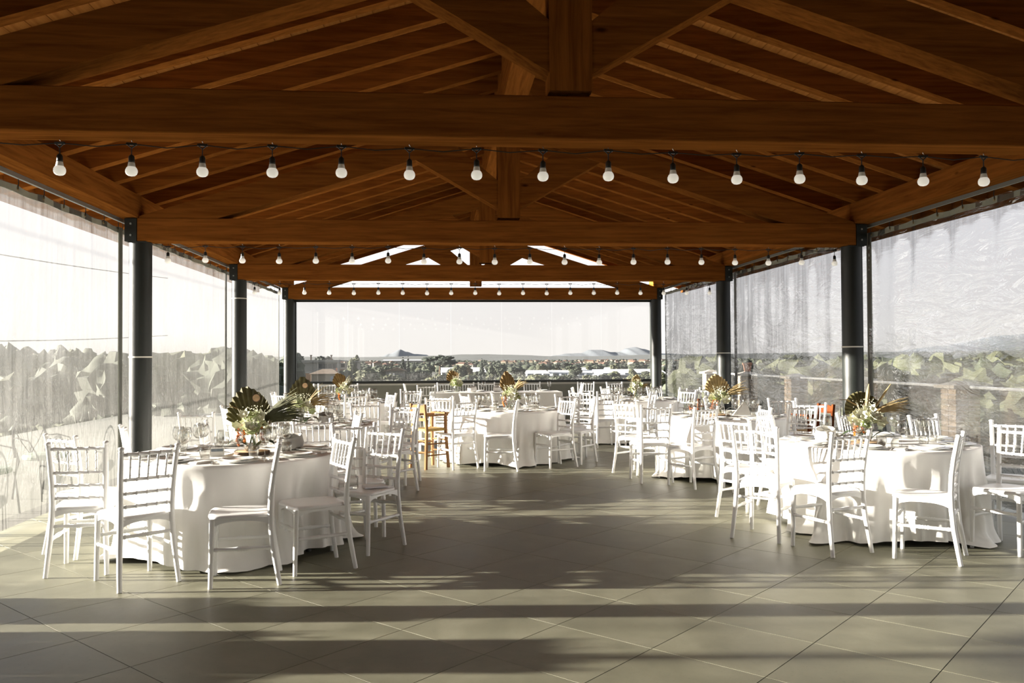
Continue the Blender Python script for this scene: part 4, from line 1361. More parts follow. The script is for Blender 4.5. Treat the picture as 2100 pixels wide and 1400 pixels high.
# ------------------------------------------------------------------ wooden highchairs
def highchair(x, y, phi, label, mat):
    t_ = thing('highchair', label, 'highchair', (x, y, 0), math.radians(phi) - PI / 2, 'wooden highchairs')
    hw, hd = 0.15, 0.16
    for s in (-1, 1):
        build('back_leg', MB().loft([[(s * (hw + 0.022 - 0.022 * min(1, z / 0.5)) + a * 0.016, -hd - 0.03 + 0.03 * min(1, z / 0.5) - max(0, z - 0.55) * 0.10 + b * 0.016, z) for a, b in ((-1, -1), (1, -1), (1, 1), (-1, 1))] for z in (0, 0.25, 0.5, 0.7, 0.86)]), mat, t_)
        build('front_leg', MB().loft([[(s * (hw + 0.022 - 0.022 * min(1, z / 0.5)) + a * 0.016, hd + 0.03 - 0.03 * min(1, z / 0.5) + b * 0.016, z) for a, b in ((-1, -1), (1, -1), (1, 1), (-1, 1))] for z in (0, 0.25, 0.5, 0.695)]), mat, t_)
        build('arm', MB().box(s * hw - 0.022, s * hw + 0.022, -hd - 0.01, hd + 0.03, 0.695, 0.717), mat, t_)
    # heart slat, two halves meeting in the middle
    sl = MB()
    heart = [(0.0, 0.768), (0.010, 0.780), (0.020, 0.792), (0.021, 0.801), (0.013, 0.806), (0.005, 0.803), (0.0, 0.797)]
    for s in (-1, 1):
        pl = [(0, 0.745), (hw, 0.745), (hw, 0.825), (hw * 0.7, 0.842), (hw * 0.35, 0.850), (0, 0.852)] + list(reversed(heart))
        sl.hexa([(s * px_, -hd - 0.034, pz) for px_, pz in pl], [(s * px_, -hd - 0.018, pz) for px_, pz in pl])
    build('heart_slat', sl, mat, t_)
    build('back_slat', MB().box(-hw, hw, -hd - 0.026, -hd - 0.012, 0.635, 0.675), mat, t_)
    build('tray_bar', MB().box(-hw - 0.02, hw + 0.02, hd - 0.005, hd + 0.045, 0.718, 0.738), mat, t_)
    build('seat', MB().loft([[(a * (hw + 0.01) * k, b * (hd + 0.012) * k, z) for a, b in ((-1, -1), (0, -1.02), (1, -1), (1.02, 0), (1, 1), (0, 1.02), (-1, 1), (-1.02, 0))] for k, z in ((0.95, 0.497), (1.0, 0.508), (1.0, 0.524), (0.9, 0.532), (0.3, 0.526))]), 'rush', t_)
    for z, ins in ((0.18, 0.014), (0.33, 0.008)):
        for s in (-1, 1):
            build('stretcher', MB().tube([(s * (hw + ins), -hd - ins, z), (s * (hw + ins), hd + ins, z)], 0.010, 8), mat, t_)
        build('stretcher', MB().tube([(-hw - ins, hd + ins, z + 0.04), (hw + ins, hd + ins, z + 0.04)], 0.010, 8), mat, t_)
        build('stretcher', MB().tube([(-hw - ins, -hd - ins, z + 0.04), (hw + ins, -hd - ins, z + 0.04)], 0.010, 8), mat, t_)
highchair(-0.16, 11.46, 38, 'honey wood highchair with rush seat and heart cut-out, left of the centre table', 'honey_wood')
highchair(3.86, 12.18, 92, 'dark red wood highchair showing its heart slat behind the second right table', 'red_wood')
highchair(4.70, 10.38, 190, 'dark red wood highchair in front of the nearest right post', 'red_wood')

# ------------------------------------------------------------------ outside the curtains
def iron_chair(x, y, phi, label):
    t_ = thing('garden_chair', label, 'chair', (x, y, -0.03), math.radians(phi) - PI / 2, 'wrought iron garden chairs')
    bk = []
    for i in range(25):
        a = PI * i / 24
        bk.append((-0.21 * math.cos(a) if 0 < i < 24 else (-0.19 if i == 0 else 0.19), -0.20 - 0.06 * math.sin(a), 0.45 + 0.20 * 0 + (0.47 * math.sin(a) ** 0.55)))
    build('back_arch', MB().tube(bk, 0.014, 6), 'iron', t_)
    sc_ = MB()
    sc_.tube([(-0.17, -0.215, 0.72), (-0.10, -0.21, 0.60), (0.0, -0.205, 0.47), (0.10, -0.21, 0.60), (0.17, -0.215, 0.72)], 0.005, 5)
    for s in (-1, 1):
        sc_.tube([(s * (0.045 + 0.04 * math.cos(a)), -0.235, 0.78 + 0.055 * math.sin(a)) for a in [k * 2 * PI / 14 for k in range(15)]], 0.005, 5)
        sc_.tube([(0, -0.205, 0.47), (s * 0.03, -0.22, 0.70), (s * 0.02, -0.24, 0.85), (s * 0.10, -0.245, 0.87)], 0.004, 5)
    build('scrollwork', sc_, 'iron', t_)
    for s in (-1, 1):
        build('arm', MB().tube([(s * 0.20, -0.22, 0.66), (s * 0.255, -0.10, 0.67), (s * 0.26, 0.08, 0.64), (s * 0.235, 0.15, 0.52), (s * 0.20, 0.15, 0.43)], 0.008, 6), 'iron', t_)
        build('leg', MB().tube([(s * 0.18, 0.15, 0.43), (s * 0.20, 0.20, 0.0)], 0.010, 6), 'iron', t_)
        build('leg', MB().tube([(s * 0.17, -0.19, 0.45), (s * 0.19, -0.24, 0.0)], 0.010, 6), 'iron', t_)
    build('seat_cushion', MB().lathe([(0.19, 0.425), (0.215, 0.435), (0.22, 0.46), (0.20, 0.485), (0.1, 0.492)], 24), 'cushion', t_)
iron_chair(-4.30, 8.42, -20, 'wrought iron garden chair outside the left curtain, nearer one')
iron_chair(-4.32, 9.65, -25, 'wrought iron garden chair outside the left curtain, farther one')
iron_chair(-4.45, 7.35, -15, 'wrought iron garden chair outside the left curtain, just out of view')

def planter(x, y0, y1, h, label):  # added out of view, heights shaped to shade the near floor
    t_ = thing('shade_planter_box', label, 'planter', (x, (y0 + y1) / 2, -0.03), 0, 'planter boxes added out of view for shade')
    L_ = (y1 - y0) / 2
    build('box', MB().box(-0.16, 0.16, -L_ + 0.004, L_ - 0.004, 0, 0.26).box(-0.175, 0.175, -L_ + 0.002, L_ - 0.002, 0.26, 0.285), 'terracotta', t_)
    rr_ = random.Random(int(y0 * 100))
    lm = MB().box(-0.10, 0.10, -L_ + 0.01, L_ - 0.01, 0.285, h - 0.02)
    for _ in range(int(1500 * L_)):
        c_ = Vector((rr_.uniform(-0.15, 0.15), rr_.uniform(-L_, L_), rr_.uniform(0.28, h + 0.03)))
        d1_ = Vector((rr_.uniform(-1, 1), rr_.uniform(-1, 1), rr_.uniform(-1, 1))).normalized() * 0.024
        d2_ = Vector((rr_.uniform(-1, 1), rr_.uniform(-1, 1), rr_.uniform(-1, 1))).normalized() * 0.014
        lm.add([c_ - d1_, c_ + d2_, c_ + d1_, c_ - d2_], [(0, 1, 2, 3)])
    tag(build('hedge', lm, 'leaf_green', t_), kind='stuff')
for k, (ya_, yb_, hh) in enumerate(((2.6, 3.5, 0.62), (3.5, 4.34, 0.58), (4.34, 4.82, 0.84), (4.82, 4.98, 0.58), (5.12, 5.42, 0.72), (5.42, 5.62, 0.52))):
    planter(-4.15, ya_, yb_, hh, 'unseen clipped hedge box added outside the left curtain for shade, %s of the row' % ['first', 'second', 'third', 'fourth', 'fifth', 'last'][k])

brick_me = mk('brick', MB().cbox(-0.085, 0.085, -0.085, 0.085, -0.031, 0.031, 0.004), 'brick', smooth=False)
for k in range(6):
    yy = 8.55 + 2.75 * k
    t_ = thing('brick_pier', 'brick pier with stone cap outside on the right, %s' % ['nearest, out of view', 'beside the front right table', 'hidden behind the nearest right post', 'seen through the middle curtain', 'with the terracotta pot on it', 'farthest, by the end of the hall'][k], 'pier', (7.25, yy, -0.03), 0, 'brick piers of the parapet')
    build('core', MB().box(-0.165, 0.165, -0.165, 0.165, 0, 1.04), 'mortar', t_)
    for c_ in range(14):
        for a in (-1, 1):
            for b in (-1, 1):
                off = 0.0 if c_ % 2 else 0.004
                link('brick', brick_me, t_, (a * (0.090 + off * 0.5), b * 0.090, 0.035 + 0.0735 * c_))
    build('cap', MB().hexa([(-0.24, -0.24, 1.04), (0.24, -0.24, 1.04), (0.24, 0.24, 1.04), (-0.24, 0.24, 1.04)], [(-0.24, -0.24, 1.085), (0.24, -0.24, 1.085), (0.24, 0.24, 1.085), (-0.24, 0.24, 1.085)]).hexa([(-0.20, -0.20, 1.085), (0.20, -0.20, 1.085), (0.20, 0.20, 1.085), (-0.20, 0.20, 1.085)], [(-0.05, -0.05, 1.14), (0.05, -0.05, 1.14), (0.05, 0.05, 1.14), (-0.05, 0.05, 1.14)]), 'cap_stone', t_)
    if k < 5:
        r_ = thing('railing', 'white railing between the brick piers on the right, %s span' % ['first', 'second', 'third', 'fourth', 'fifth'][k], 'railing', (7.25, yy + 1.375, -0.03), 0, 'railings between the piers')
        build('top_rail', MB().tube([(0, -1.2, 1.06), (0, 1.2, 1.06)], 0.022, 8), 'white_paint', r_)
        for yy_ in (-0.55, 0.55):
            build('support', MB().tube([(0, yy_, 0), (0, yy_, 1.05)], 0.012, 6), 'iron', r_)
pot = thing('terracotta_pot', 'terracotta pot standing on a brick pier outside on the right', 'pot', (7.25, 8.55 + 2.75 * 4, 1.11))
build('pot_body', MB().lathe([(0.07, 0.0), (0.10, 0.16), (0.115, 0.16), (0.115, 0.20), (0.10, 0.20), (0.09, 0.15), (0.01, 0.14)], 18), 'terracotta', pot, smooth=True)
# ------------------------------------------------------------------ the land below and beyond
import bmesh
from mathutils import noise as mnoise
PROF = [(7, -0.6), (14, -1.8), (30, -3.2), (60, -3.9), (100, -4.6), (200, -6.2), (300, -7.6), (500, -9.6), (1000, -12.5), (2000, -15.5), (4000, -18.5), (9000, -22.0)]
def ground(d):
    if d <= PROF[0][0]:
        return PROF[0][1]
    for (a, za), (b, zb) in zip(PROF[:-1], PROF[1:]):
        if d <= b:
            t = (math.log(d) - math.log(a)) / (math.log(b) - math.log(a))
            return za + t * (zb - za)
    return PROF[-1][1]
gv, gf = [], []
ds = [9, 12, 16, 22, 30, 42, 60, 85, 120, 170, 240, 340, 480, 680, 950, 1350, 1900, 2700, 3800, 5400, 7600, 9000]
na = 96
for d in ds:
    for i in range(na):
        a = 2 * PI * i / na
        zz = ground(d) + 0.05 * d ** 0.5 * mnoise.noise((math.cos(a) * 3 + d * 0.01, math.sin(a) * 3, 0.3))
        gv.append((1 + d * math.sin(a), 8 + d * math.cos(a), zz if d > 16 else min(zz, -0.6)))
for j in range(len(ds) - 1):
    for i in range(na):
        k = (i + 1) % na
        gf.append((j * na + i, j * na + k, (j + 1) * na + k, (j + 1) * na + i))
gf = [tuple(reversed(f)) for f in gf]
g_ = build('ground', MB().add(gv, gf), 'soil', smooth=True, sharp=0)
tag(g_, kind='structure')

def spot(u, d):
    """point on the land: u = sideways metres per metre ahead, d = metres ahead"""
    x, y = u * d, d
    return x, y, ground(math.hypot(x - 1, y - 8)) - 0.2

def ridge_mesh(D, pts, depth, base, amp, seed, n=260):
    us = [p[0] for p in pts]
    def hgt(u):
        if u <= us[0]:
            return pts[0][1]
        for (a, ha), (b, hb) in zip(pts[:-1], pts[1:]):
            if u <= b:
                t = (u - a) / (b - a)
                t = t * t * (3 - 2 * t)
                return ha + t * (hb - ha)
        return pts[-1][1]
    rows = []
    for r, (dd, hf) in enumerate(((-depth, 0.0), (-depth * 0.55, 0.45), (-depth * 0.2, 0.85), (0, 1.0), (depth * 0.4, 0.6), (depth, 0.0))):
        row = []
        for i in range(n + 1):
            u = us[0] + (us[-1] - us[0]) * i / n
            h = CAM_H + hgt(u) * D
            h += amp * D * mnoise.noise((u * 60, seed, r * 0.4)) + amp * 0.5 * D * mnoise.noise((u * 170, seed, r * 0.9))
            row.append((u * D, D + dd, base + (h - base) * hf))
        rows.append(row)
    v = [p for r in rows for p in r]
    f = []
    for j in range(len(rows) - 1):
        for i in range(n):
            a = j * (n + 1) + i
            f.append((a, a + 1, a + n + 2, a + n + 1))
    return MB().add(v, f)
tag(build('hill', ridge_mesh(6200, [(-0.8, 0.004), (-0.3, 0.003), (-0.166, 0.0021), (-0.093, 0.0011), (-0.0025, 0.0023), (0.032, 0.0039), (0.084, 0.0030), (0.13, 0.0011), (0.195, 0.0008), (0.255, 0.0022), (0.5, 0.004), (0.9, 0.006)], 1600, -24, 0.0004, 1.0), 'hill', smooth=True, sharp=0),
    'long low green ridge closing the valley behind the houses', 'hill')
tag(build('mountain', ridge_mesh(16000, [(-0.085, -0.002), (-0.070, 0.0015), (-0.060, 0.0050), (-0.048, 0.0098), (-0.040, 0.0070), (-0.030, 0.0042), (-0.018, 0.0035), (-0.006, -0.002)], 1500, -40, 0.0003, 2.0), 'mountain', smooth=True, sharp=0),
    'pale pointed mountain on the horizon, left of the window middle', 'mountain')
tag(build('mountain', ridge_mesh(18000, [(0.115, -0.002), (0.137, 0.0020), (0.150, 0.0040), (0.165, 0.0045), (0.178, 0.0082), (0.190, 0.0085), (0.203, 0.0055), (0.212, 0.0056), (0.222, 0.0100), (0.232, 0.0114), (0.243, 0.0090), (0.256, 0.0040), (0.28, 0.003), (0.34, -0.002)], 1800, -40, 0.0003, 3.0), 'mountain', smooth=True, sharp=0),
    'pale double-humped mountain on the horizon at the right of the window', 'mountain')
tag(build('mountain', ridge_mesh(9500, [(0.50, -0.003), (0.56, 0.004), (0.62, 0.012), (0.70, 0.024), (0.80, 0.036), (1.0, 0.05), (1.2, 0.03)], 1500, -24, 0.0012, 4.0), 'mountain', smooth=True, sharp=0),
    'hillside rising at the right edge beyond the wrinkled curtain', 'mountain')

WARE = ((0.098, 405, 24, 16, 1.0, 0.06, 'long white warehouse roof right behind the centre table flowers'), (0.150, 420, 26, 14, 0.9, -0.05, 'long white warehouse roof in the right half of the window'),
        (0.226, 412, 34, 14, 1.3, 0.03, 'long white warehouse roof near the right edge of the window'), (0.186, 520, 26, 16, 1.8, 0.0, 'smaller white warehouse roof behind the longer ones'),
        (0.026, 470, 24, 14, 2.4, 0.05, 'grey-white long roof left of the window middle'), (-0.035, 2300, 150, 60, 10, 0.0, 'pale far-off industrial roof below the pointed mountain'))
# trees -----------------------------------------------------------
def blob(mb, c, r, seed, sub=2, rough=0.28, squash=0.9):
    bm = bmesh.new()
    bmesh.ops.create_icosphere(bm, subdivisions=sub, radius=1.0)
    off = len(mb.v)
    for v in bm.verts:
        p = v.co
        k = 1 + rough * mnoise.noise((p.x * 2.1 + seed, p.y * 2.1, p.z * 2.1)) + rough * 0.8 * mnoise.noise((p.x * 5.5, p.y * 5.5 + seed, p.z * 5.5))
        mb.v.append((c[0] + p.x * r * k, c[1] + p.y * r * k, c[2] + p.z * r * k * squash))
    for f in bm.faces:
        mb.f.append(tuple(off + v.index for v in f.verts))
    bm.free()
def crown(seed, style):
    rr = random.Random(seed)
    mb = MB()
    if style == 'round':
        for k in range(11):
            a = rr.uniform(0, 6.28)
            rad = rr.uniform(0.05, 0.30)
            blob(mb, (rad * math.cos(a), rad * math.sin(a), rr.uniform(0.42, 0.80)), rr.uniform(0.15, 0.25), seed + k, 3, 0.45)
    elif style == 'tall':
        for k in range(10):
            t = k / 9
            blob(mb, (rr.uniform(-0.05, 0.05), rr.uniform(-0.05, 0.05), 0.22 + 0.72 * t), (0.17 * math.sin(PI * (0.18 + 0.74 * t)) + 0.03), seed + k, 3, 0.5, 1.1)
    elif style == 'pine':
        for k in range(12):
            a = rr.uniform(0, 6.28)
            rad = rr.uniform(0.08, 0.42)
            blob(mb, (rad * math.cos(a), rad * math.sin(a), rr.uniform(0.68, 0.90)), rr.uniform(0.10, 0.17), seed + k, 3, 0.5, 0.5)
    elif style == 'fir':
        for k in range(9):
            t = k / 8
            blob(mb, (0, 0, 0.18 + 0.78 * t), 0.24 * (1 - t) + 0.03, seed + k, 3, 0.55, 0.55)
    return mb
CR = {}
for st_, mt_ in (('round', 'foliage'), ('tall', 'foliage_light'), ('pine', 'pine'), ('fir', 'pine'), ('round', 'foliage_light')):
    for k in range(3):
        CR[st_, mt_, k] = mk('crown', crown(100 + k * 7 + len(st_), st_), mt_)
trunk_me = mk('trunk', MB().tube([(0, 0, 0), (0.01, 0, 0.3), (0, 0.01, 0.72)], [0.035, 0.026, 0.012], 7), 'bark')
tcount = {}
def tree(u, d, h, w_, style, mt_, label, group):
    x, y, z = spot(u, d)
    k = tcount.get((style, mt_), 0)
    tcount[style, mt_] = k + 1
    t_ = thing('tree', label, 'tree', (x, y, z), rnd.uniform(0, 6.28), group)
    t_.scale = (w_, w_, h)
    put([Part('crown', CR[style, mt_, k % 3]), Part('trunk', trunk_me)], t_)
# trees seen through the window: (u, distance, height, width, style)
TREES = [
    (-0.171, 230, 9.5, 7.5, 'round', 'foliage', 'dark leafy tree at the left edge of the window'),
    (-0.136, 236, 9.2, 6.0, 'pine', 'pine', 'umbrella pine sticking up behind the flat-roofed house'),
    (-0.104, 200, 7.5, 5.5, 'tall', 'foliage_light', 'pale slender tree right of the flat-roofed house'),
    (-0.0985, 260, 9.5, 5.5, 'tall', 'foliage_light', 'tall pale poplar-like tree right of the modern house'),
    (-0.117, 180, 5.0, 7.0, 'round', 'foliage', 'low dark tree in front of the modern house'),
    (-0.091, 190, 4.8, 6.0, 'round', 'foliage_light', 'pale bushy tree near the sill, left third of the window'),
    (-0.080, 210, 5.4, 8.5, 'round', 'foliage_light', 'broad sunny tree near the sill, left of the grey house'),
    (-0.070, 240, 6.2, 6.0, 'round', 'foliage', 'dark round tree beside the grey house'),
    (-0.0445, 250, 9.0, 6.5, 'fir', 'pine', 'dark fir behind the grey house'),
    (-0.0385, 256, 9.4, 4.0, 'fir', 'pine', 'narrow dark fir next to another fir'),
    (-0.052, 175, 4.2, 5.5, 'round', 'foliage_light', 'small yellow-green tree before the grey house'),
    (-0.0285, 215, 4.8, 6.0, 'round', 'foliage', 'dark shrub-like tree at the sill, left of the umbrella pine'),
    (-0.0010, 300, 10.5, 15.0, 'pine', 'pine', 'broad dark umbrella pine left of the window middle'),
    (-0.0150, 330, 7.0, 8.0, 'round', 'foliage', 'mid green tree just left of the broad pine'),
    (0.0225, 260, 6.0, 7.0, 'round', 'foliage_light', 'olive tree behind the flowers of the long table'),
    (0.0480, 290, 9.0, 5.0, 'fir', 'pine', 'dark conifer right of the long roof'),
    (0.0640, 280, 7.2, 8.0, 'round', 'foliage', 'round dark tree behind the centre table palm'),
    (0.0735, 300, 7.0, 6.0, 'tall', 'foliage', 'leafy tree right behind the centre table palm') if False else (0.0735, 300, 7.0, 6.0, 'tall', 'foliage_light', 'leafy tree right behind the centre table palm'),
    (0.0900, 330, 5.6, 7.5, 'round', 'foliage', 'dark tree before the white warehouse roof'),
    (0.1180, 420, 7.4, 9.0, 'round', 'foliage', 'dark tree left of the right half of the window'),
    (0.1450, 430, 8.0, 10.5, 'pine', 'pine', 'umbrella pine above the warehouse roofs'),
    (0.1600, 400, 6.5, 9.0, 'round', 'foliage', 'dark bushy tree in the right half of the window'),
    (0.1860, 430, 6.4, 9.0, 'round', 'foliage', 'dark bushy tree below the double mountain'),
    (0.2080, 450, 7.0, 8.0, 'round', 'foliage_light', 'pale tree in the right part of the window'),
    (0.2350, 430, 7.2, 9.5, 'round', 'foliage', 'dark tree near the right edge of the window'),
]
for a in TREES:
    tree(*a[:6], a[6], 'trees below the window')
rr = random.Random(21)
PLACED = []
for k in range(70):
    u = -0.19 + 0.46 * (k + rr.random()) / 70
    d = rr.uniform(340, 680)
    if any(abs(u * d - w_[0] * w_[1]) < w_[2] * 0.6 + 5 and -9 - w_[3] / 2 < d - w_[1] < w_[3] / 2 + 6 for w_ in WARE):
        continue
    if any(math.hypot(u * d - a_[0] * a_[1], d - a_[1]) < 9 for a_ in TREES + PLACED):
        continue
    PLACED.append((u, d))
    mt_ = rr.choice(['foliage', 'foliage', 'foliage_light'])
    tree(u, d, rr.uniform(3.5, 6.0), rr.uniform(4, 7.5), 'round', mt_, 'leafy tree in the middle distance of the valley', 'trees scattered over the valley')
# low bushes filling the slope just beyond the sill
for k in range(110):
    d = rr.uniform(150, 330)
    u = -0.18 + 0.45 * (k + rr.random()) / 110
    if any(math.hypot(u * d - a_[0] * a_[1], d - a_[1]) < 5.5 for a_ in TREES + PLACED):
        continue
    if (abs(u + 0.141) < 0.026 and d > 165) or (abs(u + 0.107) < 0.014 and d > 235) or (abs(u + 0.0525) < 0.015 and d > 205):
        continue
    PLACED.append((u, d))
    tree(u, d, rr.uniform(2.2, 3.9), rr.uniform(3.0, 5.5), 'round', rr.choice(['foliage', 'foliage_light', 'foliage_light']), 'low bush on the slope just beyond the window sill', 'bushes on the slope below the window')
# trees beyond the side curtains, left and right of the hall
for side, u0, u1, n_, lo_, hi_ in ((-1, 0.19, 0.54, 60, -0.012, 0.016), (1, 0.31, 0.78, 56, -0.014, 0.003)):
    for k in range(n_):
        u = side * (u0 + (u1 - u0) * (k + rr.random()) / n_)
        d = rr.uniform(27, 52) if k % 2 else rr.uniform(52, 100)
        if any(math.hypot(u * d - a_[0] * a_[1], d - a_[1]) < 2.6 for a_ in PLACED):
            continue
        PLACED.append((u, d))
        x_, y_, z_ = spot(u, d)
        h_ = max(2.2, CAM_H + rr.uniform(lo_, hi_) * d - z_)
        if k % 2 == 0:
            bx_, bd_ = u * 0.985, rr.uniform(23, 27) if side < 0 else rr.uniform(20, 25)
            tree(bx_, bd_, rr.uniform(1.9, 2.7), rr.uniform(1.6, 2.4), 'round', rr.choice(['foliage', 'foliage_light']), 'hazy low bush just beyond the %s curtains' % ('left' if side < 0 else 'right'), 'bushes beyond the side curtains')
        tree(u, d, h_, rr.uniform(3.6, 5.6), 'round', rr.choice(['foliage', 'foliage', 'foliage_light']), 'hazy leafy tree beyond the %s curtains' % ('left' if side < 0 else 'right'), 'trees beyond the %s curtains' % ('left' if side < 0 else 'right'))
# unseen tree added beside the camera, its crown shades the right floor
t_ = thing('tree', 'unseen spreading tree added left of the camera to shade the floor', 'tree', (-9.2, 4.95, -0.75), 0.4, 'trees beyond the left curtains')
t_.scale = (3.0, 2.5, 4.5)
put([Part('crown', CR['pine', 'pine', 1]), Part('trunk', trunk_me)], t_)

# far woodland that nobody could count
bmi = bmesh.new()
bmesh.ops.create_icosphere(bmi, subdivisions=1, radius=1.0)
iv = [v.co.copy() for v in bmi.verts]
bmi.verts.ensure_lookup_table()
ifc = [tuple(v.index for v in f.verts) for f in bmi.faces]
bmi.free()
wd = MB()
HOUSES = []
for k in range(300):
    band = rr.random()
    if band < 0.55:
        hu, hd = rr.uniform(0.07, 0.27), rr.uniform(1300, 2600)
    elif band < 0.8:
        hu, hd = rr.uniform(-0.17, 0.27), rr.uniform(800, 1700)
    else:
        hu, hd = rr.uniform(-0.16, 0.30), rr.uniform(1800, 3600)
    if all(math.hypot(hu * hd - a_ * b_, hd - b_) > 26 for a_, b_ in HOUSES):
        HOUSES.append((hu, hd))
KEEP = [(a_ * b_, b_, 17) for a_, b_ in HOUSES] + [(w_[0] * w_[1], w_[1], w_[2] * 0.62 + 12) for w_ in WARE]
HOUSES = [h_ for h_ in HOUSES if all(math.hypot(h_[0] * h_[1] - w_[0] * w_[1], h_[1] - w_[1]) > w_[2] * 0.62 + 14 for w_ in WARE)]
for k in range(9000):
    d = 690 * (5.8 ** rr.random())
    u = rr.uniform(-0.62, 0.85)
    if mnoise.noise((u * 40, d * 0.004, 0.0)) < -0.12:
        continue
    x, y, z = spot(u, d)
    if any(abs(x - a_) < c_ and abs(y - b_) < c_ for a_, b_, c_ in KEEP):
        continue
    r = rr.uniform(1.8, 4.0) * (1 + d / 6000)
    off = len(wd.v)
    wd.v += [(x + p.x * r * 1.3, y + p.y * r, z + r * 0.7 + p.z * r * 0.9) for p in iv]
    wd.f += [tuple(i + off for i in f) for f in ifc]
tag(build('woodland', wd, 'far_forest', smooth=True, sharp=0), 'dark green woodland spread across the far valley floor', 'woodland', kind='stuff')

# houses ----------------------------------------------------------
def house_mesh(w_, l_, h_, hip):
    wl = MB().box(-w_ / 2, w_ / 2, -l_ / 2, l_ / 2, -1.5, h_)
    o = 0.45
    rf = MB()
    rz = h_ + w_ * 0.22
    lo = [(-w_ / 2 - o, -l_ / 2 - o, h_), (w_ / 2 + o, -l_ / 2 - o, h_), (w_ / 2 + o, l_ / 2 + o, h_), (-w_ / 2 - o, l_ / 2 + o, h_)]
    k = l_ / 2 - w_ / 2 * hip
    rf.add(lo + [(0, -k, rz), (0, k, rz)], [(0, 1, 4), (1, 2, 5, 4), (2, 3, 5), (3, 0, 4, 5), (3, 2, 1, 0)])
    wn = MB()
    for yy in (-l_ * 0.28, 0, l_ * 0.28):
        for s in (-1, 1):
            for zz in (1.2, 4.0):
                if zz + 1.4 < h_:
                    wn.box(s * w_ / 2 - 0.04, s * w_ / 2 + 0.04, yy - 0.5, yy + 0.5, zz, zz + 1.3)
    for xx in (-w_ * 0.25, w_ * 0.25):
        for s in (-1, 1):
            for zz in (1.2, 4.0):
                if zz + 1.4 < h_:
                    wn.box(xx - 0.5, xx + 0.5, s * l_ / 2 - 0.04, s * l_ / 2 + 0.04, zz, zz + 1.3)
    return wl, rf, wn
HM = []
for k, (w_, l_, h_, hip, wm) in enumerate(((8, 10, 5.6, 1.0, 'wall_white'), (9, 13, 6.0, 1.0, 'wall_cream'), (8, 9, 3.4, 1.0, 'wall_white'), (10, 12, 8.5, 0.2, 'wall_cream'))):
    a, b, c = house_mesh(w_, l_, h_, hip)
    HM.append([Part('walls', mk('walls', a, wm, smooth=False)), Part('roof', mk('roof', b, 'roof_tile', smooth=False)), Part('windows', mk('windows', c, 'dark_glass', smooth=False))])
for u, d in HOUSES:
    x, y, z = spot(u, d)
    t_ = thing('house', 'tiny pale house with a tiled roof far off in the valley', 'house', (x, y, z + 1.0), rr.uniform(0, 6.28), 'far houses in the valley')
    s_ = rr.uniform(0.65, 0.95)
    t_.scale = (s_, s_, s_)
    put(rr.choice(HM), t_)
# white warehouse roofs
for u, d, w_, l_, h_, rz, lab in WARE:
    x, y, z = spot(u, d)
    t_ = thing('warehouse', lab, 'warehouse', (x, y, z), rz, 'white warehouses')
    build('walls', MB().box(-w_ / 2, w_ / 2, -l_ / 2, l_ / 2, -2, h_), 'wall_white', t_)
    build('roof', MB().hexa([(-w_ / 2 - 0.4, -l_ / 2 - 0.4, h_), (w_ / 2 + 0.4, -l_ / 2 - 0.4, h_), (w_ / 2 + 0.4, l_ / 2 + 0.4, h_), (-w_ / 2 - 0.4, l_ / 2 + 0.4, h_)], [(-w_ / 2 - 0.4, -l_ / 2 - 0.4, h_ + 0.5), (w_ / 2 + 0.4, -l_ / 2 - 0.4, h_ + 0.5), (w_ / 2 + 0.4, l_ / 2 + 0.4, h_ + 3.0), (-w_ / 2 - 0.4, l_ / 2 + 0.4, h_ + 3.0)]), 'roof_white', t_)
    for j in range(6):
        build('gate', MB().box(-w_ * 0.4 + w_ * 0.16 * j - 1.5, -w_ * 0.4 + w_ * 0.16 * j + 1.5, -l_ / 2 - 0.06, -l_ / 2, 0, 2.6), 'shutter', t_)

# flat-roofed house at the left of the window, d = 210 m
D1 = 210.0
def hz(py):           # height at that distance for a drop of py pixels below eye level
    return CAM_H - py * D1 / 1734.0
x0, x1 = -0.1605 * D1, -0.1205 * D1
b1 = thing('apartment_house', 'pale flat-roofed house with a dark window band and two chimneys', 'house', ((x0 + x1) / 2, D1, 0), 0.05)
W1_ = (x1 - x0) / 2
build('walls', MB().box(-W1_, W1_, 0, 9, hz(60), hz(9)), 'wall_grey', b1)
rf_ = build('roof_slab', MB().box(-W1_ - 0.15, W1_ + 0.15, -0.5, 9.3, hz(8.5), hz(3.5)), 'wall_grey', b1)
for cxp in (-W1_ * 0.55, W1_ * 0.62):
    ch = build('chimney', MB().box(-0.16, 0.16, -0.16, 0.16, 0, 1.0).box(-0.24, 0.24, -0.24, 0.24, 1.0, 1.25), 'roof_brown', rf_, (cxp, 2.0, hz(3.5)))
lw_ = build('loggia_window', MB().box(-W1_ * 0.08, W1_ * 0.96, -0.06, 0.02, hz(21), hz(11.5)), 'dark_glass', b1)
for k in range(5):
    xx = -W1_ * 0.08 + W1_ * 1.04 * k / 4
    build('mullion', MB().box(xx - 0.05, xx + 0.05, -0.12, 0.0, hz(21), hz(11.5)), 'wall_grey', lw_)
build('balcony_wall', MB().box(-W1_ * 0.08, W1_, -0.8, 0.0, hz(26), hz(20.5)), 'wall_grey', b1)
build('lower_storey', MB().box(-W1_ * 0.95, -W1_ * 0.1, -0.4, 3, hz(60), hz(29)), 'wall_ochre', b1)
build('string_course', MB().box(-W1_ - 0.05, 0, -0.5, 0.0, hz(30), hz(27)), 'wall_white', b1)
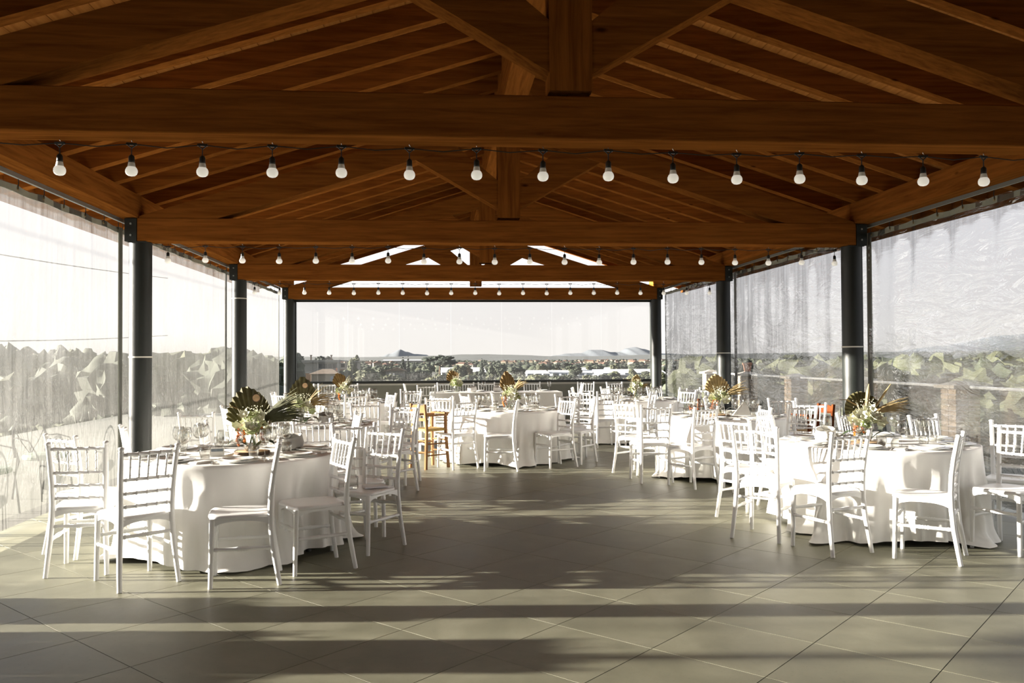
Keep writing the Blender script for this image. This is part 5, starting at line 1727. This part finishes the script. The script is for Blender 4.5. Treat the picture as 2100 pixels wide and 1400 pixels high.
# lower house with the hipped brown roof
D2 = 175.0
h2 = thing('hip_roof_house', 'low cream house with a brown hipped roof before the flat-roofed one', 'house', (-0.1355 * D2, D2, 0), 0.03)
W2_ = 0.0165 * D2
z_e, z_r, z_b = CAM_H - 31 * D2 / 1734, CAM_H - 24.5 * D2 / 1734, CAM_H - 62 * D2 / 1734
build('walls', MB().box(-W2_ * 0.93, W2_ * 0.93, 0, 6, z_b, z_e), 'wall_cream', h2)
build('roof', MB().add([(-W2_ * 1.08, -0.4, z_e - 0.05), (W2_ * 1.08, -0.4, z_e - 0.05), (W2_ * 1.08, 6.4, z_e - 0.05), (-W2_ * 1.08, 6.4, z_e - 0.05), (-W2_ * 0.25, 3, z_r + 0.25), (W2_ * 0.45, 3, z_r + 0.25)],
                       [(0, 1, 5, 4), (1, 2, 5), (2, 3, 4, 5), (3, 0, 4), (3, 2, 1, 0)]), 'roof_brown', h2)
wd_ = build('window', MB().box(W2_ * 0.42, W2_ * 0.66, -0.05, 0.02, z_b, z_e - 0.55), 'shutter', h2)
build('chimney', MB().box(W2_ * 0.7, W2_ * 0.8, 3.2, 3.6, z_e, z_r + 0.45), 'terracotta', h2)
build('downpipe', MB().tube([(-W2_ * 0.90, -0.08, z_b), (-W2_ * 0.90, -0.08, z_e)], 0.06, 6), 'roof_brown', h2)
# modern house with the dark mono-pitch roofs
D3 = 250.0
h3 = thing('modern_house', 'modern white house with dark sloping roofs behind the slender trees', 'house', (-0.107 * D3, D3, 0), 0.0)
def k3(p):
    return CAM_H - p * D3 / 1734
build('walls', MB().box(-2.6, 2.6, 0, 7, k3(60), k3(10)), 'wall_white', h3)
build('roof', MB().hexa([(-3.3, -0.6, k3(5.5)), (3.1, -0.6, k3(9.0)), (3.1, 7.5, k3(9.0)), (-3.3, 7.5, k3(5.5))], [(-3.3, -0.6, k3(4.0)), (3.1, -0.6, k3(7.5)), (3.1, 7.5, k3(7.5)), (-3.3, 7.5, k3(4.0))]), 'black_metal', h3)
build('window', MB().box(0.2, 2.3, -0.06, 0.02, k3(16.5), k3(10.5)), 'dark_glass', h3)
build('window', MB().box(-2.3, -1.2, -0.06, 0.02, k3(18.5), k3(11.5)), 'dark_glass', h3)
build('terrace_roof', MB().box(-2.8, 2.8, -1.6, 0.0, k3(25), k3(22)), 'roof_brown', h3)
# grey gabled house
D4 = 215.0
h4 = thing('gabled_house', 'grey gabled house with two windows between the dark trees', 'house', (-0.0525 * D4, D4, 0), 0.02)
def k4(p):
    return CAM_H - p * D4 / 1734
build('walls', MB().hexa([(-2.6, 0, k4(60)), (2.0, 0, k4(60)), (2.0, 0, k4(25)), (0.2, 0, k4(20)), (-2.6, 0, k4(26))], [(-2.6, 6, k4(60)), (2.0, 6, k4(60)), (2.0, 6, k4(25)), (0.2, 6, k4(20)), (-2.6, 6, k4(26))]), 'wall_grey', h4)
build('roof', MB().hexa([(-3.2, -0.4, k4(27)), (0.2, -0.4, k4(19.5)), (2.5, -0.4, k4(26))], [(-3.2, 6.4, k4(27)), (0.2, 6.4, k4(19.5)), (2.5, 6.4, k4(26))]), 'roof_brown', h4)
for xx in (-1.5, -0.6):
    build('window', MB().box(xx - 0.22, xx + 0.22, -0.06, 0.02, k4(38), k4(31)), 'white_paint', h4)
build('door', MB().box(0.9, 1.4, -0.06, 0.02, k4(45), k4(36)), 'dark_glass', h4)
# two cables over the garden on the left
for k, (za, zb_) in enumerate(((3.6, 4.3), (1.9, 2.3))):
    tag(build('power_cable', MB().tube([(-9.5, 4 + 2.2 * i, za + (zb_ - za) * i / 12 - 0.25 * math.sin(PI * i / 12)) for i in range(13)], 0.012, 5), 'black_plastic'), 'thin dark cable crossing outside the left curtains, %s one' % ('upper', 'lower')[k], 'cable')
